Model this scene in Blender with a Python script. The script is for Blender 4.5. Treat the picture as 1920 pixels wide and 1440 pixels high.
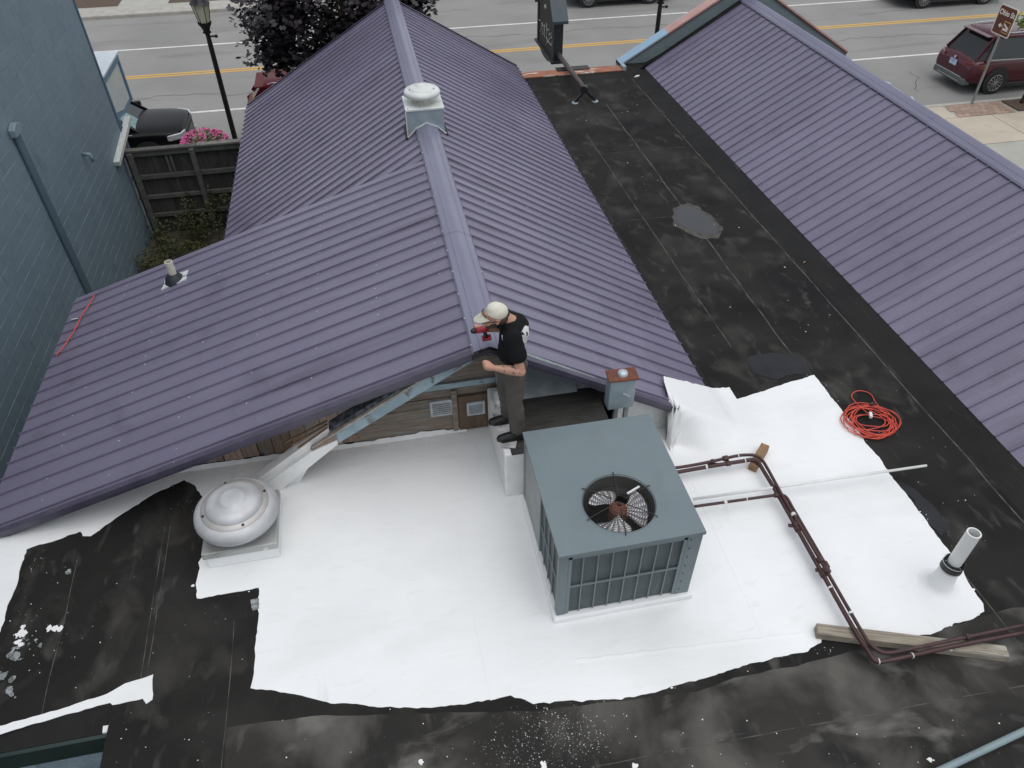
import bpy, bmesh, math, random
from mathutils import Vector, Matrix, noise
random.seed(7)
R=math.radians
for o in list(bpy.data.objects): bpy.data.objects.remove(o)
scene=bpy.context.scene; C=scene.collection
# ---------------------------------------------------------------- camera
CAMH=5.93; FPX=1394.0
_p,_r,_y=R(41.93),R(-.39),R(11.05)
_f=Vector((math.sin(_y)*math.cos(_p),math.cos(_y)*math.cos(_p),-math.sin(_p)))
_rt=Vector((math.cos(_y),-math.sin(_y),0)); _up=_rt.cross(_f)
_rt2=_rt*math.cos(_r)+_up*math.sin(_r); _up2=_rt2.cross(_f)
cam=bpy.data.objects.new('camera',bpy.data.cameras.new('camera')); C.objects.link(cam)
cam.data.sensor_width=36; cam.data.lens=36*FPX/1920; cam.data.clip_end=2000; cam.data.clip_start=.05
M=Matrix((_rt2,_up2,-_f)).transposed().to_4x4(); M.translation=Vector((0,0,CAMH)); cam.matrix_world=M
scene.camera=cam
# ---------------------------------------------------------------- overcast daylight
SUN_EL,SUN_AZ=R(79),R(135)
w=bpy.data.worlds.new('World'); scene.world=w; w.use_nodes=True
nt=w.node_tree; bg=nt.nodes['Background']; sky=nt.nodes.new('ShaderNodeTexSky'); sky.sky_type='NISHITA'
sky.sun_disc=False; sky.sun_elevation=SUN_EL; sky.sun_rotation=SUN_AZ; sky.dust_density=1.5; sky.air_density=1.0; sky.ozone_density=.4
hs=nt.nodes.new('ShaderNodeHueSaturation'); hs.inputs['Saturation'].default_value=.28
nt.links.new(sky.outputs[0],hs.inputs['Color']); nt.links.new(hs.outputs[0],bg.inputs[0]); bg.inputs[1].default_value=.135
sl=bpy.data.lights.new('sun','SUN'); sl.energy=.9; sl.angle=R(80); sl.color=(1,.97,.93)
so=bpy.data.objects.new('sun',sl); C.objects.link(so)
so.rotation_euler=(R(90)-SUN_EL,0,math.pi-SUN_AZ)
scene.view_settings.view_transform='Standard'; scene.view_settings.look='None'; scene.view_settings.exposure=0.38; scene.view_settings.gamma=1
# ---------------------------------------------------------------- surveying helpers: photo point -> real place on a known plane
def ray(u,v): return _rt2*((u-960)/FPX)-_up2*((v-720)/FPX)+_f
O=Vector((0,0,CAMH))
def at(u,v,z=0.0):
    d=ray(u,v); return O+d*((z-CAMH)/d.z)
def aty(u,v,Y):
    d=ray(u,v); return O+d*(Y/d.y)
def atx(u,v,X):
    d=ray(u,v); return O+d*(X/d.x)
# ---------------------------------------------------------------- materials
def hexc(s):
    s=s.lstrip('#'); out=[]
    for i in (0,2,4):
        c=int(s[i:i+2],16)/255; out.append(c/12.92 if c<=.04045 else ((c+.055)/1.055)**2.4)
    return tuple(out)
MATS={}
def mat(name,c1,c2=None,scale=4,rough=.5,metal=0.0,bump=0.0,bscale=60,detail=5,spec=.5,stretch=(1,1,1),lo=.35,hi=.65,layers=(),rnd=0.0,coat=0.0,rvar=0.0,trans=0.0,bstretch=(1,1,1),emit=None,objc=False):
    if name in MATS: return MATS[name]
    m=bpy.data.materials.new(name); m.use_nodes=True; n=m.node_tree.nodes; L=m.node_tree.links
    b=n['Principled BSDF']; geo=n.new('ShaderNodeNewGeometry'); tco=n.new('ShaderNodeTexCoord'); POS=tco.outputs['Object'] if objc else geo.outputs['Position']
    def nz(sc,st,det=detail,dist=0.0):
        mp=n.new('ShaderNodeMapping'); mp.inputs['Scale'].default_value=st; L.new(POS,mp.inputs[0])
        t=n.new('ShaderNodeTexNoise'); t.inputs['Scale'].default_value=sc; t.inputs['Detail'].default_value=det; t.inputs['Distortion'].default_value=dist; L.new(mp.outputs[0],t.inputs[0]); return t
    def ramp(t,a,bb):
        r=n.new('ShaderNodeMapRange'); r.inputs[1].default_value=a; r.inputs[2].default_value=bb; L.new(t.outputs[0],r.inputs[0]); r.clamp=True; return r
    def mixc(fac,A,B):
        x=n.new('ShaderNodeMix'); x.data_type='RGBA'; L.new(fac,x.inputs[0])
        for s,i in ((A,6),(B,7)):
            if isinstance(s,tuple): x.inputs[i].default_value=(*s,1)
            else: L.new(s,x.inputs[i])
        return x.outputs[2]
    col=c1
    if c2 is not None: col=mixc(ramp(nz(scale,stretch),lo,hi).outputs[0],c1,c2)
    for (cc,sc,a,bb,st) in layers: col=mixc(ramp(nz(sc,st,6,.4),a,bb).outputs[0],col,cc)
    if rnd:
        oi=n.new('ShaderNodeObjectInfo'); mr=n.new('ShaderNodeMapRange'); mr.inputs[3].default_value=1-rnd; mr.inputs[4].default_value=1+rnd; L.new(oi.outputs['Random'],mr.inputs[0])
        hv=n.new('ShaderNodeHueSaturation'); L.new(mr.outputs[0],hv.inputs['Value'])
        if isinstance(col,tuple): hv.inputs['Color'].default_value=(*col,1)
        else: L.new(col,hv.inputs['Color'])
        col=hv.outputs[0]
    if isinstance(col,tuple): b.inputs['Base Color'].default_value=(*col,1)
    else: L.new(col,b.inputs['Base Color'])
    b.inputs['Roughness'].default_value=rough
    if rvar:
        rr=n.new('ShaderNodeMapRange'); rr.inputs[1].default_value=.3; rr.inputs[2].default_value=.7; rr.inputs[3].default_value=max(.02,rough-rvar); rr.inputs[4].default_value=min(1,rough+rvar)
        L.new(nz(scale*1.7,stretch).outputs[0],rr.inputs[0]); L.new(rr.outputs[0],b.inputs['Roughness'])
    b.inputs['Metallic'].default_value=metal; b.inputs['Specular IOR Level'].default_value=spec
    b.inputs['Coat Weight'].default_value=coat; b.inputs['Coat Roughness'].default_value=.05
    if trans: b.inputs['Transmission Weight'].default_value=trans
    if emit: b.inputs['Emission Color'].default_value=(*emit[0],1); b.inputs['Emission Strength'].default_value=emit[1]
    if bump:
        bp=n.new('ShaderNodeBump'); bp.inputs['Strength'].default_value=bump; bp.inputs['Distance'].default_value=.02
        L.new(nz(bscale,bstretch,6).outputs[0],bp.inputs['Height']); L.new(bp.outputs[0],b.inputs['Normal'])
    MATS[name]=m; return m
H=hexc
m_roof=mat('purple_roof_metal',(.156,.143,.206),(.174,.160,.226),scale=.9,rough=.31,spec=.55,layers=[((.124,.115,.162),2.2,.55,.8,(1,1,1)),((.20,.19,.235),14,.62,.9,(1,1,1)),((.108,.10,.142),1.1,.60,.78,(.35,3,1))],rnd=.085,rvar=.08,bump=.05,bscale=3)
m_cap=mat('ridge_cap_metal',(.168,.166,.235),(.19,.19,.262),scale=3,rough=.36,stretch=(1,.3,1),rnd=.03)
m_trim=mat('rake_trim_metal',(.055,.050,.080),(.075,.068,.10),scale=6,rough=.4)
m_memb=mat('black_membrane',(.0125,.0118,.0108),(.022,.021,.0195),scale=.9,rough=.78,spec=.13,lo=.3,hi=.7,layers=[((.062,.060,.055),2.3,.53,.80,(1,.8,1)),((.013,.013,.014),.6,.52,.68,(1,1,1)),((.09,.085,.076),1.5,.66,.92,(.8,1.1,1)),((.040,.038,.035),.75,.52,.80,(1,1.2,1)),((.085,.083,.078),6,.6,.85,(1,.4,1)),((.30,.27,.18),1.0,.74,.86,(1.3,.9,1))],bump=.5,bscale=2.2,rvar=.15)
m_memb3=mat('dusty_membrane',(.022,.021,.0195),(.038,.036,.033),scale=.8,rough=.78,spec=.14,layers=[((.15,.145,.13),1.1,.46,.74,(1,.8,1)),((.022,.021,.02),1.6,.52,.66,(1,1,1)),((.21,.205,.19),2.2,.58,.82,(.7,1.3,1)),((.36,.32,.22),.9,.66,.80,(1.6,.9,1)),((.09,.088,.08),9,.6,.85,(1,.4,1))],bump=.6,bscale=2.0)
m_memb2=mat('black_membrane_upturn',(.009,.009,.009),(.015,.015,.0145),scale=1.4,rough=.7,spec=.2,layers=[((.04,.039,.035),7,.62,.85,(3,.35,1))],bump=.3,bscale=5)
m_seam=mat('membrane_seam_dust',(.05,.048,.044),(.10,.096,.085),scale=9,rough=.8,layers=[((.025,.025,.024),4,.5,.6,(1,1,1))])
m_white=mat('white_roof_coating',(.76,.775,.775),(.80,.815,.815),scale=1.2,rough=.42,spec=.45,layers=[((.66,.68,.67),.7,.52,.80,(1,1.6,1)),((.70,.71,.685),4,.60,.85,(1,3,1)),((.60,.605,.59),1.1,.66,.82,(2.2,.5,1)),((.42,.41,.38),30,.76,.82,(1,1,1))],bump=.3,bscale=2.4,bstretch=(1,2.4,1))
m_whiteb=mat('brushed_white_coating',(.72,.73,.72),(.80,.80,.79),scale=7,rough=.5,layers=[((.45,.45,.44),9,.68,.82,(1,1,1))],bump=.35,bscale=18)
m_fleck=mat('white_paint_fleck',(.66,.66,.65),rough=.5)
m_smear=mat('thin_white_smear',(.30,.33,.33),(.10,.11,.11),scale=22,rough=.6,lo=.4,hi=.6)
m_unit=mat('grey_green_enamel',(.136,.176,.190),(.150,.192,.206),scale=2.5,rough=.45,layers=[((.175,.21,.22),11,.66,.9,(1,1,1)),((.115,.145,.152),1.6,.55,.8,(1,1,1)),((.30,.32,.32),26,.76,.82,(1,1,1))],rvar=.08)
m_unitd=mat('coil_fins',(.068,.088,.096),(.092,.115,.124),scale=5,rough=.5,metal=.3,layers=[((.13,.16,.17),3,.6,.85,(2,1,.6))],bump=.4,bscale=160,bstretch=(6,6,.2))
m_alum=mat('spun_aluminium',(.50,.51,.52),(.41,.42,.43),scale=5,rough=.5,metal=.25,layers=[((.20,.20,.20),4,.68,.9,(1,1,1))],rvar=.1)
m_alum2=mat('bright_blade_metal',(.75,.75,.76),(.6,.6,.62),scale=9,rough=.35,metal=.5)
m_galv=mat('galvanised_box',(.27,.33,.36),(.33,.40,.43),scale=7,rough=.45,metal=.25,layers=[((.45,.50,.52),10,.66,.85,(1,1,1))])
m_fanw=mat('white_fan_enamel',(.66,.68,.66),(.56,.59,.57),scale=7,rough=.4,layers=[((.36,.36,.32),6,.64,.9,(1,1,1))])
m_rust=mat('rust',(.17,.055,.03),(.10,.04,.026),scale=14,rough=.85,layers=[((.24,.12,.08),26,.6,.8,(1,1,1))],bump=.3,bscale=80)
m_pipe=mat('maroon_pipe',(.060,.022,.022),(.038,.017,.018),scale=16,rough=.5,layers=[((.10,.04,.028),8,.6,.8,(1,1,1))])
m_black=mat('black_plastic',(.012,.012,.013),(.02,.02,.021),scale=9,rough=.5)
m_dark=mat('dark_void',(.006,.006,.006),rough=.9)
m_pvc=mat('white_pvc',(.74,.75,.74),(.68,.69,.67),scale=8,rough=.35)
m_pvcd=mat('yellowed_pvc',(.66,.64,.54),(.50,.48,.40),scale=8,rough=.45)
m_wood=mat('weathered_timber',(.36,.32,.25),(.20,.175,.14),scale=7,rough=.85,stretch=(.5,9,9),layers=[((.46,.44,.39),4,.52,.75,(.6,4,4)),((.10,.085,.07),12,.62,.72,(.12,6,6)),((.72,.72,.70),3,.70,.74,(1.5,2,2))],bump=.6,bscale=20,bstretch=(.4,9,9),objc=True)
m_wood2=mat('brown_block_wood',(.28,.17,.09),(.19,.11,.055),scale=14,rough=.8,stretch=(4,1,1),bump=.3)
m_plank=mat('brown_shingle',(.25,.175,.13),(.36,.27,.205),scale=6,rough=.85,stretch=(3,1,.5),rnd=.3,layers=[((.30,.33,.33),4,.54,.76,(2,1,.5)),((.07,.055,.045),9,.6,.8,(2,1,.4))],bump=.5,bscale=24,bstretch=(5,1,.6))
m_board=mat('weathered_siding',(.15,.125,.10),(.24,.20,.165),scale=7,rough=.85,stretch=(.5,1,5),rnd=.15,layers=[((.20,.235,.25),4,.58,.8,(.6,1,3)),((.03,.027,.025),11,.62,.8,(.4,1,4))],bump=.5,bscale=26,bstretch=(.5,1,7))
m_bluepaint=mat('peeling_blue_paint',(.22,.30,.34),(.30,.39,.44),scale=5,rough=.7,layers=[((.13,.12,.10),9,.60,.72,(1,1,1)),((.45,.52,.55),12,.64,.8,(1,1,2))],bump=.4,bscale=30)
m_cream=mat('cream_drip_edge',(.40,.37,.33),(.26,.22,.19),scale=12,rough=.7)
m_oldsh=mat('old_asphalt_shingle',(.035,.04,.044),(.12,.135,.15),scale=18,rough=.95,lo=.42,hi=.6,bump=1,bscale=45)
m_louv=mat('louver_paint',(.42,.46,.48),(.34,.36,.37),scale=10,rough=.55)
m_wall=mat('blue_painted_block',(.165,.225,.262),(.180,.242,.28),scale=1.1,rough=.55,rnd=.03,layers=[((.145,.198,.232),2.5,.56,.8,(1,1,.6)),((.21,.27,.31),9,.70,.9,(1,1,1))],bump=.25,bscale=30)
m_mort=mat('blue_painted_joint',(.168,.228,.265),(.178,.24,.278),scale=3,rough=.6,layers=[((.42,.49,.52),1.9,.66,.72,(1,.35,3))])  # pale broken streaks: joint highlights and thin efflorescence put into the colour
m_wtrim=mat('dark_blue_trim',(.055,.105,.165),(.07,.125,.185),scale=5,rough=.5)
m_btrim=mat('bay_blue_frame',(.12,.21,.30),(.15,.25,.34),scale=5,rough=.5)
m_pale=mat('pale_green_panel',(.46,.53,.50),(.52,.58,.54),scale=2,rough=.25)
m_capw=mat('painted_white_cap',(.58,.65,.70),(.50,.56,.60),scale=9,rough=.6,layers=[((.33,.36,.37),14,.64,.75,(1,1,1))])
m_plkw=mat('dirty_white_board',(.60,.62,.60),(.48,.50,.47),scale=12,rough=.6)
m_fence=mat('grey_fence_board',(.040,.038,.034),(.068,.064,.058),scale=6,rough=.9,stretch=(3,1,.35),rnd=.25,layers=[((.10,.10,.09),7,.62,.85,(3,1,.4))],bump=.5,bscale=25,bstretch=(5,1,.5))
m_fpost=mat('grey_fence_frame',(.085,.083,.076),(.12,.118,.108),scale=8,rough=.9,rnd=.12,layers=[((.2,.2,.185),9,.66,.85,(1,1,3))],bump=.4,bscale=30)
m_road=mat('worn_road',(.225,.223,.214),(.268,.265,.254),scale=.35,rough=.85,spec=.25,layers=[((.17,.168,.16),.9,.55,.78,(.25,1,1)),((.31,.305,.29),60,.6,.85,(1,1,1)),((.15,.148,.14),1.1,.68,.85,(.12,1,1)),((.20,.195,.19),25,.68,.8,(1,1,1))],bump=.15,bscale=90)
m_lineW=mat('white_road_paint',(.72,.71,.68),(.60,.59,.56),scale=4,rough=.75,layers=[((.34,.33,.32),22,.68,.78,(1,1,1))])
m_lineY=mat('yellow_road_paint',(.62,.36,.07),(.55,.33,.08),scale=3,rough=.75,layers=[((.33,.27,.16),18,.66,.78,(1,1,1))])
m_kerb=mat('kerb_concrete',(.42,.40,.36),(.33,.315,.285),scale=3,rough=.9,layers=[((.2,.19,.17),8,.66,.85,(1,1,1))])
m_slab=mat('tan_sidewalk_concrete',(.42,.37,.29),(.47,.42,.335),scale=1.3,rough=.9,rnd=.06,layers=[((.33,.29,.23),2.8,.6,.85,(1,1,1))],bump=.1,bscale=70)
m_slab2=mat('grey_sidewalk_concrete',(.33,.33,.29),(.38,.375,.335),scale=1.3,rough=.9,rnd=.05)
m_brick=mat('pink_paver',(.38,.27,.21),(.30,.21,.165),scale=7,rough=.9,rnd=.15)
m_mulch=mat('brown_mulch',(.075,.05,.035),(.12,.085,.065),scale=22,rough=1,bump=1,bscale=40)
m_ground=mat('bare_earth',(.06,.055,.04),(.085,.08,.055),scale=1.5,rough=1)
m_shirt_col=(.0075,.0078,.0085)
m_pants=mat('dark_olive_trousers',(.066,.060,.052),(.082,.075,.066),scale=9,rough=.85,bump=.25,bscale=22)
m_shoe=mat('black_shoe',(.010,.010,.010),(.016,.015,.014),scale=9,rough=.55)
m_skin=mat('skin',(.44,.235,.165),(.50,.28,.20),scale=9,rough=.5,spec=.35)
m_tattoo=mat('tattooed_skin',(.42,.235,.17),(.47,.27,.20),scale=9,rough=.5,layers=[((.10,.09,.085),26,.56,.62,(1,1,1))])
m_hair=mat('dark_brown_hair',(.03,.02,.014),(.05,.032,.022),scale=30,rough=.7)
m_capf=mat('cream_cap_fabric',(.60,.57,.48),(.67,.64,.55),scale=8,rough=.85,bump=.1)
m_capd=mat('dark_cap_mesh',(.05,.047,.038),rough=.9)
m_red=mat('red_tool_plastic',(.36,.012,.03),(.28,.01,.022),scale=9,rough=.4)
m_cord=mat('orange_red_cord',(.60,.075,.045),(.50,.06,.04),scale=9,rough=.5)
m_glass=mat('car_glass',(.010,.013,.014),rough=.06,spec=.6)
m_tyre=mat('tyre_rubber',(.013,.013,.013),rough=.8)
m_rim=mat('wheel_alloy',(.42,.42,.43),rough=.3,metal=.7)
m_chrome=mat('chrome',(.65,.66,.68),rough=.15,metal=.9)
m_tail=mat('tail_light',(.16,.008,.012),rough=.12,coat=.5)
m_head=mat('head_light',(.62,.64,.66),(.40,.40,.42),scale=20,rough=.1,coat=1)
m_leafd=mat('dark_purple_leaf',(.012,.009,.012),(.026,.018,.024),scale=2.0,rough=.45,layers=[((.042,.036,.042),5,.58,.75,(1,1,1))])
m_leafg=mat('green_leaf',(.085,.16,.022),(.16,.22,.03),scale=2.5,rough=.5,layers=[((.32,.27,.03),3.5,.6,.75,(1,1,1))])
m_weed=mat('weed_leaf',(.030,.038,.010),(.065,.065,.018),scale=3.0,rough=.7,layers=[((.12,.085,.02),4,.58,.75,(1,1,1))])  # leaf colours darkened, shade from the alley wall mixed in
m_bark=mat('bark',(.09,.075,.06),(.05,.042,.035),scale=12,rough=.95,bump=.6,bscale=30)
m_pink=mat('pink_petal',(.62,.08,.28),(.72,.16,.38),scale=9,rough=.6)
m_iron=mat('black_iron',(.008,.008,.009),(.012,.012,.013),scale=6,rough=.4)
m_lamp=mat('lantern_glass',(.62,.60,.46),(.55,.53,.40),scale=5,rough=.3)
m_post=mat('galvanised_post',(.20,.23,.22),(.26,.29,.28),scale=9,rough=.5,metal=.4)
m_signb=mat('brown_sign',(.105,.026,.012),(.12,.03,.015),scale=4,rough=.45)
m_signw=mat('white_sign_print',(.72,.66,.60),rough=.5)
m_signy=mat('tan_sign_print',(.55,.36,.14),rough=.5)
m_sgn=mat('charcoal_sign_paint',(.014,.018,.021),(.022,.027,.030),scale=4,rough=.5)
m_sgnf=mat('faded_sign_board',(.045,.047,.042),(.065,.06,.048),scale=4,rough=.8,layers=[((.10,.085,.06),5,.6,.85,(1,1,1))])
m_chalk=mat('chalk_white',(.50,.50,.47),rough=.9)
m_sgnr=mat('slate_blue_roof_board',(.035,.052,.065),(.045,.063,.075),scale=4,rough=.45)
m_teal=mat('teal_grey_stucco',(.13,.175,.185),(.165,.21,.215),scale=2,rough=.8,layers=[((.07,.06,.055),7,.66,.8,(1,1,2))])
m_cop_r=mat('rusty_coping',(.33,.13,.075),(.26,.11,.07),scale=5,rough=.8,layers=[((.50,.48,.43),6,.58,.68,(.5,2,1)),((.10,.08,.07),9,.64,.75,(1,1,1))])
m_cop_b=mat('faded_coping',(.25,.39,.52),(.28,.42,.54),scale=3,rough=.55,layers=[((.40,.30,.29),.75,.60,.68,(1,1,1)),((.12,.14,.16),8,.68,.8,(1,1,1))])
m_cop_p=mat('faded_red_coping',(.42,.24,.21),(.47,.30,.27),scale=3,rough=.55,layers=[((.30,.40,.50),1.3,.6,.68,(1,1,1)),((.15,.10,.09),8,.66,.8,(1,1,1))])
m_water=mat('puddle_water',(.018,.019,.021),rough=.03,spec=.9)
m_flash=mat('grey_flashing',(.30,.34,.35),(.20,.23,.24),scale=5,rough=.6,layers=[((.06,.06,.06),7,.60,.75,(1,2,1))])
m_plen=mat('dark_plenum_sheet',(.028,.028,.026),(.048,.047,.043),scale=4,rough=.6,stretch=(1,3,1),layers=[((.12,.12,.11),14,.66,.8,(1,3,1))],bump=.4,bscale=12,bstretch=(1,3,1))
m_tealp=mat('pale_teal_paint',(.19,.26,.27),(.22,.29,.30),scale=4,rough=.5)
m_deck=mat('grey_floor_slab',(.05,.056,.06),(.062,.068,.072),scale=3,rough=.8)
m_green=mat('dark_green_fascia',(.012,.026,.024),(.018,.034,.031),scale=4,rough=.45)
# ---------------------------------------------------------------- mesh helpers
class MB:
    def __init__(s): s.v=[]; s.f=[]
    def quad(s,a,b,c,d): n=len(s.v); s.v+=[tuple(a),tuple(b),tuple(c),tuple(d)]; s.f.append((n,n+1,n+2,n+3)); return s
    def poly(s,pts): n=len(s.v); s.v+=[tuple(p) for p in pts]; s.f.append(tuple(range(n,n+len(pts)))); return s
    def box(s,x0,x1,y0,y1,z0,z1):
        n=len(s.v); s.v+=[(x,y,z) for z in (z0,z1) for y in (y0,y1) for x in (x0,x1)]
        s.f+=[tuple(n+i for i in q) for q in ((0,2,3,1),(4,5,7,6),(0,1,5,4),(2,6,7,3),(0,4,6,2),(1,3,7,5))]; return s
    def obox(s,p0,p1,w,h,up=(0,0,1)):
        p0,p1=Vector(p0),Vector(p1); d=(p1-p0).normalized(); side=d.cross(Vector(up)).normalized(); u=side.cross(d).normalized(); n=len(s.v)
        for p in (p0,p1):
            for a,b in ((-1,-1),(1,-1),(1,1),(-1,1)): s.v.append(tuple(p+side*(a*w/2)+u*(b*h/2)))
        s.f+=[tuple(n+i for i in q) for q in ((0,1,2,3),(7,6,5,4),(0,4,5,1),(1,5,6,2),(2,6,7,3),(3,7,4,0))]; return s
    def tube(s,pts,r,seg=8,cap=True,closed=False):
        pts=[Vector(p) for p in pts]; rs=r if isinstance(r,(list,tuple)) else [r]*len(pts); n=len(s.v); N=len(pts); prev=None
        for i,p in enumerate(pts):
            if closed: t=pts[(i+1)%N]-pts[i-1]
            else: t=(pts[min(i+1,N-1)]-pts[max(i-1,0)])
            t.normalize()
            if prev is None:
                a=Vector((0,0,1)) if abs(t.z)<.9 else Vector((1,0,0)); u=t.cross(a).normalized()
            else: u=(prev-t*prev.dot(t)).normalized()
            prev=u; w_=t.cross(u)
            for k in range(seg):
                an=2*math.pi*k/seg; s.v.append(tuple(p+(u*math.cos(an)+w_*math.sin(an))*rs[i]))
        for i in range(N if closed else N-1):
            j=(i+1)%N
            for k in range(seg):
                k2=(k+1)%seg; s.f.append((n+i*seg+k,n+i*seg+k2,n+j*seg+k2,n+j*seg+k))
        if cap and not closed: s.f.append(tuple(n+k for k in range(seg))[::-1]); s.f.append(tuple(n+(N-1)*seg+k for k in range(seg)))
        return s
    def lathe(s,prof,c=(0,0,0),seg=40,cap=False):
        n=len(s.v); cx,cy,cz=c
        for (r,z) in prof:
            for k in range(seg): a=2*math.pi*k/seg; s.v.append((cx+r*math.cos(a),cy+r*math.sin(a),cz+z))
        for i in range(len(prof)-1):
            for k in range(seg): k2=(k+1)%seg; s.f.append((n+i*seg+k,n+i*seg+k2,n+(i+1)*seg+k2,n+(i+1)*seg+k))
        if cap and prof[0][0]>1e-4: s.f.append(tuple(n+k for k in range(seg))[::-1])
        if cap and prof[-1][0]>1e-4: s.f.append(tuple(n+(len(prof)-1)*seg+k for k in range(seg)))
        return s
    def prism(s,poly,axis,a,b):
        def P(p,t):
            return {'x':(t,p[0],p[1]),'y':(p[0],t,p[1]),'z':(p[0],p[1],t)}[axis]
        n=len(s.v); k=len(poly); s.v+=[P(p,a) for p in poly]+[P(p,b) for p in poly]
        s.f.append(tuple(range(n,n+k))[::-1]); s.f.append(tuple(range(n+k,n+2*k)))
        for i in range(k): j=(i+1)%k; s.f.append((n+i,n+j,n+k+j,n+k+i))
        return s
    def build(s,name,m,parent=None,local=False,smooth=False,bevel=0,kind=None,mesh=None):
        off=Vector((0,0,0))
        if parent is not None and not local:
            q=parent
            while q is not None: off+=q.location; q=q.parent
        me=bpy.data.meshes.new(name); me.from_pydata([tuple(Vector(v)-off) for v in s.v],[],s.f); me.validate()
        bm=bmesh.new(); bm.from_mesh(me); bmesh.ops.recalc_face_normals(bm,faces=bm.faces); bm.to_mesh(me); bm.free()
        if smooth:
            for p in me.polygons: p.use_smooth=True
        me.materials.append(m); o=bpy.data.objects.new(name,me); C.objects.link(o)
        if parent is not None: o.parent=parent
        if bevel:
            md=o.modifiers.new('bevel','BEVEL'); md.width=bevel; md.segments=2; md.limit_method='ANGLE'
        if kind: o['kind']=kind
        return o
def tag(o,label,cat,group=None):
    o['label']=label; o['category']=cat
    if group: o['group']=group
    return o
def thing(name,label,cat,loc=(0,0,0),rz=0,group=None):
    o=bpy.data.objects.new(name,None); C.objects.link(o); o.location=loc; o.rotation_euler=(0,0,rz); o.empty_display_size=.2
    return tag(o,label,cat,group)
def struct(o): o['kind']='structure'; return o
def smoothsharp(o,ang=40):
    for p in o.data.polygons: p.use_smooth=True
    bm=bmesh.new(); bm.from_mesh(o.data)
    for e in bm.edges:
        if len(e.link_faces)==2 and e.calc_face_angle(0)>R(ang): e.smooth=False
    bm.to_mesh(o.data); bm.free(); return o
def arc(c,r,a0,a1,n):
    return [(c[0]+r*math.cos(a0+(a1-a0)*i/n),c[1]+r*math.sin(a0+(a1-a0)*i/n)) for i in range(n+1)]
def spline(pts,n=6):
    P=[Vector(p) for p in pts]; out=[]
    for i in range(len(P)-1):
        a,b,c,d=P[max(i-1,0)],P[i],P[i+1],P[min(i+2,len(P)-1)]
        for k in range(n):
            t=k/n; out.append(.5*((2*b)+(c-a)*t+(2*a-5*b+4*c-d)*t*t+(3*b-a-3*c+d)*t**3))
    out.append(P[-1]); return out
def ragged(pts,step=.07,amp=.012,seed=0):
    rg=random.Random(seed); out=[]
    for i,p in enumerate(pts):
        q=pts[(i+1)%len(pts)]; d=Vector(q)-Vector(p); n=max(1,int(d.length/step))
        for k in range(n):
            x=Vector(p)+d*(k/n); a=amp if k else amp*.4
            s=noise.noise(Vector((x.x*5,x.y*5,seed)))+.6*noise.noise(Vector((x.x*19,x.y*19,seed+4)))
            nn=Vector((-d.y,d.x)).normalized() if d.length>1e-6 else Vector((0,0)); out.append((x.x+nn.x*s*a,x.y+nn.y*s*a))
    return out
# ================================================================ SETTING: ground, street, pavements
GZ=-3.0; SZ=-3.13
struct(MB().quad((-400,-300,SZ-.06),(400,-300,SZ-.06),(400,700,SZ-.06),(-400,700,SZ-.06)).build('ground',m_ground))
KY=19.75; KF=34.95
struct(MB().quad((-300,KY,SZ),(300,KY,SZ),(300,KF,SZ),(-300,KF,SZ)).build('street',m_road))
for x0,x1 in ((-300,9.0),(15.9,300)): struct(MB().box(x0,x1,KY-.16,KY,SZ-.1,GZ+.004).build('kerb',m_kerb,bevel=.02))
struct(MB().box(9.0,15.9,17.9,18.06,SZ-.1,GZ+.004).build('kerb',m_kerb,bevel=.02))
struct(MB().box(15.74,15.9,18.06,KY-.16,SZ-.1,GZ+.004).build('kerb',m_kerb,bevel=.02)); struct(MB().box(9.0,9.16,18.06,KY-.16,SZ-.1,GZ+.004).build('kerb',m_kerb,bevel=.02))
struct(MB().quad((9.1,18.0,SZ),(15.8,18.0,SZ),(15.8,KY,SZ),(9.1,KY,SZ)).build('parking_bay',m_road))
struct(MB().box(-300,300,KF,KF+.9,SZ-.1,GZ+.004).build('kerb',m_kerb,bevel=.03))
struct(MB().box(-300,300,KF+.9,KF+4.2,SZ-.1,GZ-.004).build('pavement',m_slab2))
for x0,x1 in ((-7.6,-5.1),(-12,-9.6),(0,2.4),(12,15)):
    struct(MB().quad((x0,KF+1.3,GZ+.002),(x1,KF+1.3,GZ+.002),(x1,KF+3,GZ+.002),(x0,KF+3,GZ+.002)).build('planting_bed',m_mulch))
struct(MB().quad((-300,KF+4.2,SZ-.05),(300,KF+4.2,SZ-.05),(300,KF+60,SZ-.05),(-300,KF+60,SZ-.05)).build('lawn',mat('far_grass',(.07,.10,.03),(.10,.12,.04),scale=.6,rough=1)))
rg=random.Random(91); m_tar=mat('tar_crack',(.055,.054,.052),(.10,.098,.094),scale=5,rough=.8)
for (x,y,ang,n_) in ((-8,25.6,.05,40),(3,29.3,.02,46),(9,22.4,1.45,12),(15.5,22.0,1.5,14),(14,25.9,.03,40),(-6,32.6,.04,40),(20,28.9,.06,30),(17.5,21.0,1.3,8)):
    q=[]; 
    for i in range(n_): q.append(Vector((x,y,SZ+.003))); a=ang+rg.gauss(0,.35); x+=.3*math.cos(a); y+=.3*math.sin(a)
    mb=MB(); wv=.012
    for i in range(n_-1):
        d_=(q[i+1]-q[i]).normalized(); nn=Vector((-d_.y,d_.x,0))*wv*rg.uniform(.6,1.6); mb.quad(q[i]-nn,q[i+1]-nn,q[i+1]+nn,q[i]+nn)
    struct(mb.build('road_crack',m_tar))
for yy,wd in ((24.19,.12),(30.76,.12)):
    struct(MB().quad((-300,yy-wd/2,SZ+.004),(300,yy-wd/2,SZ+.004),(300,yy+wd/2,SZ+.004),(-300,yy+wd/2,SZ+.004)).build('road_marking',m_lineW))
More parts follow.
